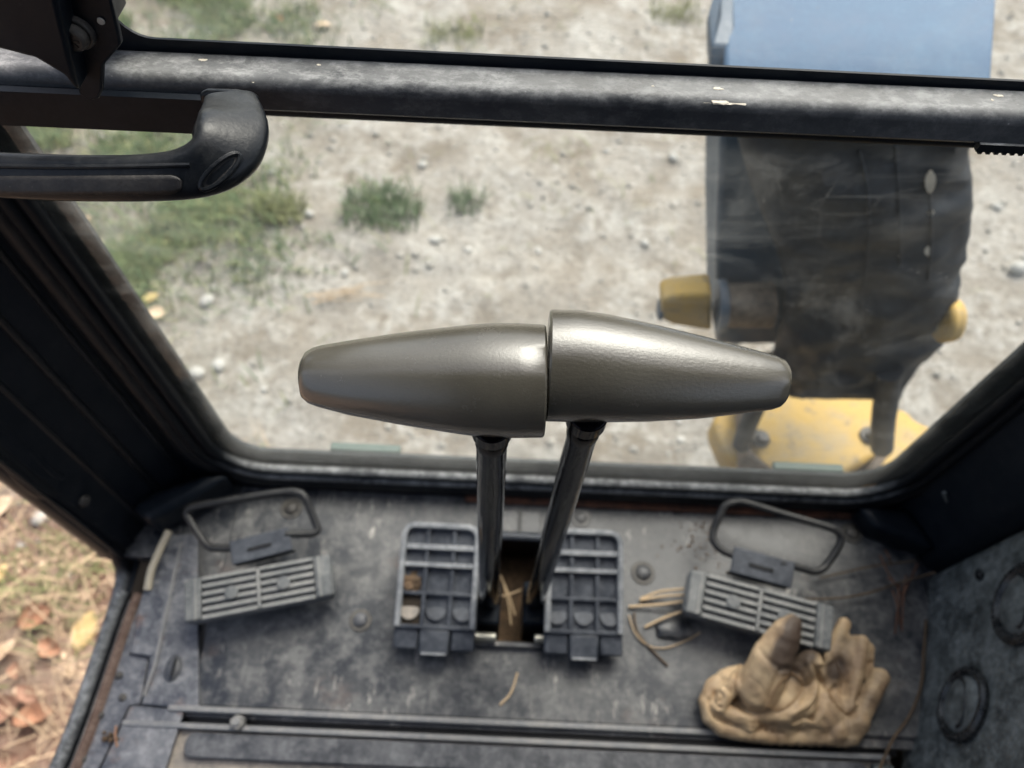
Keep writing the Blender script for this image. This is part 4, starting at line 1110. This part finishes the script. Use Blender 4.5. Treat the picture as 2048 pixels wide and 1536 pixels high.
for sm_ in ([(1478, 1330), (1472, 1365), (1474, 1395), (1490, 1415), (1515, 1424), (1535, 1412), (1545, 1388), (1562, 1362), (1580, 1350)], [(1535, 1412), (1560, 1420), (1585, 1405), (1603, 1380), (1600, 1358), (1580, 1345)], [(1632, 1345), (1650, 1375), (1668, 1405), (1690, 1425), (1704, 1428)]):
    pts = [ghit(*p) for p in smooth_path([Vector((x, y, 0)) for x, y in sm_], 4) for p in [(p[0], p[1])]]
    pts = [p for p in pts if p is not None]
    if len(pts) > 3: MB().tube(pts, .0008, 6).build('seam', M['seam'], gt, True)

# ================================================================== TWIGS AND STRAW ON THE FLOOR
def strand(name, pts, r, mat, label, cat, group=None):
    o = MB().tube(smooth_path([onZ(*p) for p in pts], 6), r, 6).build(name, mat, None, True)
    return tag(o, label, cat, group)
strand('twig', [(1610, 1198, .012), (1680, 1196, .010), (1740, 1185, .012), (1800, 1165, .016), (1870, 1145, .02)], .0013, M['twig'], 'long thin brown twig from the pedal end to the console', 'twig')
strand('twig', [(1640, 1156, .006), (1700, 1142, .008), (1760, 1130, .01), (1830, 1122, .01)], .0012, M['twig'], 'faint brown twig behind the wire guard, above the long one', 'twig')
strand('dead_stem', [(1852, 1240, .006), (1848, 1300, .006), (1842, 1370, .006), (1820, 1430, .006), (1785, 1480, .008), (1756, 1545, .012)], .0016, M['twig'], 'long dry stem hanging down along the console edge', 'stem')
t = thing('needle_cluster', onZ(1800, 1200), 'cluster of reddish brown pine needles beside the console', 'needles')
for a, b in (((1798, 1165), (1790, 1268)), ((1812, 1150), (1803, 1262)), ((1835, 1128), (1800, 1190)), ((1760, 1110), (1798, 1180)), ((1785, 1180), (1800, 1250)), ((1775, 1155), (1815, 1178)), ((1820, 1160), (1795, 1225)), ((1770, 1100), (1783, 1130))):
    MB().tube([onZ(*a, .012), onZ((a[0] + b[0]) / 2 + random.uniform(-5, 5), (a[1] + b[1]) / 2, .016), onZ(*b, .004)], .0011, 5).build('needle', M['needle'], t, True)
t = thing('straw_wisp', onZ(1310, 1210), 'pale yellow straw wisp stuck under the foot pedal by the glove', 'straw')
for L in ([(1368, 1178, .02), (1320, 1183, .012), (1282, 1197, .004)], [(1372, 1190, .02), (1330, 1192, .012), (1280, 1200, .004)], [(1372, 1202, .02), (1320, 1209, .01), (1258, 1213, .004)], [(1368, 1222, .016), (1330, 1235, .01), (1290, 1254, .003)], [(1258, 1230, .004), (1270, 1265, .004), (1295, 1290, .003), (1330, 1296, .003), (1375, 1280, .003), (1400, 1265, .004)]):
    MB().tube(smooth_path([onZ(*p) for p in L], 5), .0016 if L[0][0] > 1300 else .0008, 6).build('blade', M['straw'], t, True)
strand('stalk', [(1268, 1225, .003), (1275, 1262, .003), (1300, 1295, .003), (1336, 1332, .002)], .0011, M['twig'], 'short dark stalk on the floor between the clean pedal and glove', 'stalk')
c = onZ(1345, 1256, .002)
mb = MB(); mb.ball(c, .016, (1.25, .8, .3), 3)
for v in mb.bm.verts: v.co += (v.co - c) * .35 * noise.noise(v.co * 130)
tag(mb.build('mud_lump', M['floor'], None, True), 'flat grey lump of dried mud under the foot pedal edge', 'mud')
t = thing('dirt_crumbs', onZ(1400, 1090), 'reddish dirt crumbs scattered on the floor inside the wire guard', 'crumbs')
for i in range(60):
    c = onZ(1375 + random.gauss(18, 26), 1085 + random.gauss(0, 34), .0004); MB().ball(c, random.uniform(.0006, .0020), (random.uniform(.7, 1.5), 1, .5), sub=1).build('crumb', M['mud'], t)
strand('straw', [(1035, 1345, .002), (1022, 1385, .002), (1000, 1410, .002)], .0011, M['straw'], 'small straw piece on the floor under the pedal gap', 'straw')

# ================================================================== BOOM AND SWING BRACKET OUTSIDE
bm_ = thing('boom', (onY(1700, 700, .62).x, .62, -.3), 'dark boom of the excavator standing outside the window with a plate painted as reflecting blue sky', 'boom')
def slab(rows, name, mat, back, parent, bevel=.006):
    rings = []
    for py, xl, xr, y in rows:
        a, b = onY(xl, py, y), onY(xr, py, y); bk = Vector((0, back, 0))
        rings.append([a, b, b + bk, a + bk])
    return MB().loft(rings).build(name, mat, parent, bevel=bevel)
slab([(690, 1432, 1888, .615), (500, 1432, 1905, .632), (290, 1440, 1938, .652), (205, 1446, 1945, .660)], 'boom_body', M['boom'], .14, bm_)
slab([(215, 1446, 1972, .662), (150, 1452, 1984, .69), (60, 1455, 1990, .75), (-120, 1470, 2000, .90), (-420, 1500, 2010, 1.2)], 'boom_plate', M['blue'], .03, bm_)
slab([(160, 1422, 1470, .71), (90, 1422, 1470, .73), (30, 1438, 1470, .77), (-30, 1445, 1470, .82)], 'side_bracket', M['boom'], .05, bm_, .004)
# hose sleeve: wrinkled tube of fabric
rows = [(195, 1462, 1930), (262, 1472, 1934), (330, 1490, 1940), (400, 1512, 1944), (460, 1536, 1938), (520, 1558, 1926), (580, 1566, 1910), (640, 1560, 1896), (690, 1548, 1876), (735, 1540, 1838), (770, 1548, 1806), (790, 1580, 1795)]
dense = smooth_path([Vector(r_) for r_ in rows], 7)
rings = []
NS = 56
for i, r_ in enumerate(dense):
    f = i / (len(dense) - 1); y = .638 - .055 * f
    py, xl, xr = r_; a, b = onY(xl, py, y), onY(xr, py, y); c = (a + b) / 2; hw = (b - a).length / 2
    ring = []
    for k in range(NS):
        th = 2 * math.pi * k / NS; cx_, sy_ = math.cos(th), math.sin(th)
        p = c + (b - a).normalized() * hw * cx_ + (EYE - c).normalized() * .078 * (1 - .35 * f * f) * (sy_ if sy_ > 0 else sy_ * .15)
        q = Vector((p.x * 9, p.z * 16, p.y * 9))
        amp = .013 * (1 if sy_ > 0.1 else .2)
        p += Vector((0, -1, .4)) * amp * (noise.fractal(q, .9, 2.1, 4) + 1.0 * (0.5 - abs(noise.noise(Vector((p.x * 19 + p.z * 4, p.z * 7, 2))))) + .5 * (0.5 - abs(noise.noise(Vector((p.x * 9, p.z * 30, 7)))) * (1.4 if p.x > .42 else .5)))
        ring.append(p)
    rings.append(ring)
sl = MB().loft(rings).build('hose_sleeve', M['fabric'], bm_, smooth=True)
slt = BVHTree.FromPolygons([v.co for v in sl.data.vertices], [p.vertices[:] for p in sl.data.polygons])
def shit(px, py, lift=.001):
    h = slt.ray_cast(EYE, ray(px, py).normalized()); return (h[0] + h[1] * lift) if h[0] is not None else onY(px, py, .58)
for (px, py, w_, h_) in ((1859, 361, 11, 23), (1861, 425, 6, 7), (1856, 502, 7, 10)):
    pts = [shit(px + w_ * math.cos(a) * (abs(math.cos(a)) ** .5) + h_ * .25 * math.sin(a) * -.3, py + h_ * math.sin(a)) for a in [k * math.pi / 6 for k in range(12)]]
    mb = MB(); mb.bm.faces.new([mb.bm.verts.new(p) for p in pts]); o = mb.build('torn_slit', M['lining'], bm_)
    q = o.modifiers.new('s', 'SOLIDIFY'); q.thickness = .002
for L in ([(1718, 300), (1735, 380), (1738, 470), (1728, 560), (1722, 640)], [(1790, 290), (1795, 370), (1800, 450), (1800, 540)], [(1858, 380), (1860, 420), (1862, 480), (1856, 560)]):
    MB().tube([shit(*p, .0005) for p in [(v.x, v.y) for v in smooth_path([Vector((x, y, 0)) for x, y in L], 5)]], .0018, 6).build('sleeve_seam', M['fabric'], bm_, True)
# hose end below the sleeve
MB().tube(smooth_path([shit(1778, 740), onY(1772, 800, .555), onY(1766, 850, .55), onY(1764, 895, .555)], 5), .017, 14).build('hose', M['fabric'], bm_, True)
MB().tube(smooth_path([shit(1545, 715), onY(1520, 790, .565), onY(1496, 850, .56), onY(1482, 890, .56)], 5), .014, 14).build('hose', M['fabric'], bm_, True)
# pivot boss with its yellow arm
c0, c1 = onY(1436, 612, .60), onY(1545, 610, .60)
MB().cone(c0, c1, .028, .030, 28).build('pivot_boss', M['rusty'], bm_, bevel=.003)
MB().cone(c0 - (c1 - c0) * .03, c0 + (c1 - c0) * .14, .0345, .0345, 28).build('boss_ring', M['boom'], bm_, bevel=.003)

sb = thing('swing_bracket', onZ(1640, 880, -.30), 'chipped yellow swing bracket with bolts at the foot of the boom', 'bracket')
a, b = onY(1322, 618, .602), onY(1425, 622, .602)
MB().prism([onY(x, y, .588) for x, y in ((1322, 602), (1345, 594), (1424, 588), (1424, 664), (1345, 652), (1322, 640))], (0, .036, 0)).build('pivot_arm', M['yellow'], sb, bevel=.006, seg=3)
MB().cone(a - (b - a) * .06, a + (b - a) * .02, .013, .0165, 20).build('arm_end', M['boom'], sb, bevel=.002)
a, b = onY(1880, 640, .575), onY(1916, 640, .575)
MB().cone(a, b, .030, .026, 24).build('pivot_arm', M['yellow'], sb, bevel=.006)
ZB_ = -.30
pl = smooth_path([Vector((x, y, 0)) for x, y in ((1428, 838), (1438, 884), (1466, 925), (1520, 946), (1560, 968), (1620, 978), (1690, 966), (1735, 962), (1810, 940), (1935, 905), (1905, 872), (1835, 842), (1790, 815), (1600, 812), (1500, 822), (1460, 812))], 4, True)
MB().prism([onZ(p.x, p.y, ZB_) for p in pl], (0, 0, -.05)).build('base_plate', M['yellow'], sb, bevel=.008, seg=3)
pl = rounded([(1478, 770), (1762, 765), (1775, 900), (1690, 950), (1520, 945)], [10, 60, 30, 40, 30], 5)
pl2 = [onZ(p.x, p.y, ZB_ + .045) for p in pl]
MB().prism(pl2, (0, 0, -.042)).build('top_block', M['yellow'], sb, bevel=.010, seg=3)
pl = [(1770, 700), (1800, 690), (1795, 800), (1782, 905), (1745, 958), (1700, 985), (1688, 975), (1735, 940), (1765, 890), (1775, 800)]
MB().prism([onZ(x, y, ZB_ + .055) for x, y in pl], (0, 0, -.05)).build('side_rib', M['rusty'], sb, bevel=.004)
MB().prism([onZ(x, y, ZB_ + .055) for x, y in ((1485, 800), (1500, 800), (1502, 900), (1550, 938), (1542, 945), (1490, 910))], (0, 0, -.05)).build('side_rib', M['rusty'], sb, bevel=.004)
for px, py in ((1520, 878), (1738, 872)):
    c = onZ(px, py, ZB_ + .046)
    w = MB().cone(c - Vector((0, 0, .002)), c + Vector((0, 0, .004)), .0165, .016, 20).build('washer', M['darkbolt'], sb, bevel=.001)
    MB().cone(c + Vector((.002, -.002, .004)), c + Vector((.002, -.002, .014)), .0105, .010, 6).build('bolt', M['bolt'], w, bevel=.001)
# mount joining the bracket to the machine
MB().box(onZ(1500, 900, -.33).x, onZ(1800, 900, -.33).x, .20, onZ(1600, 880, -.33).y, -.40, -.352).build('mount', M['yellow'], sb)
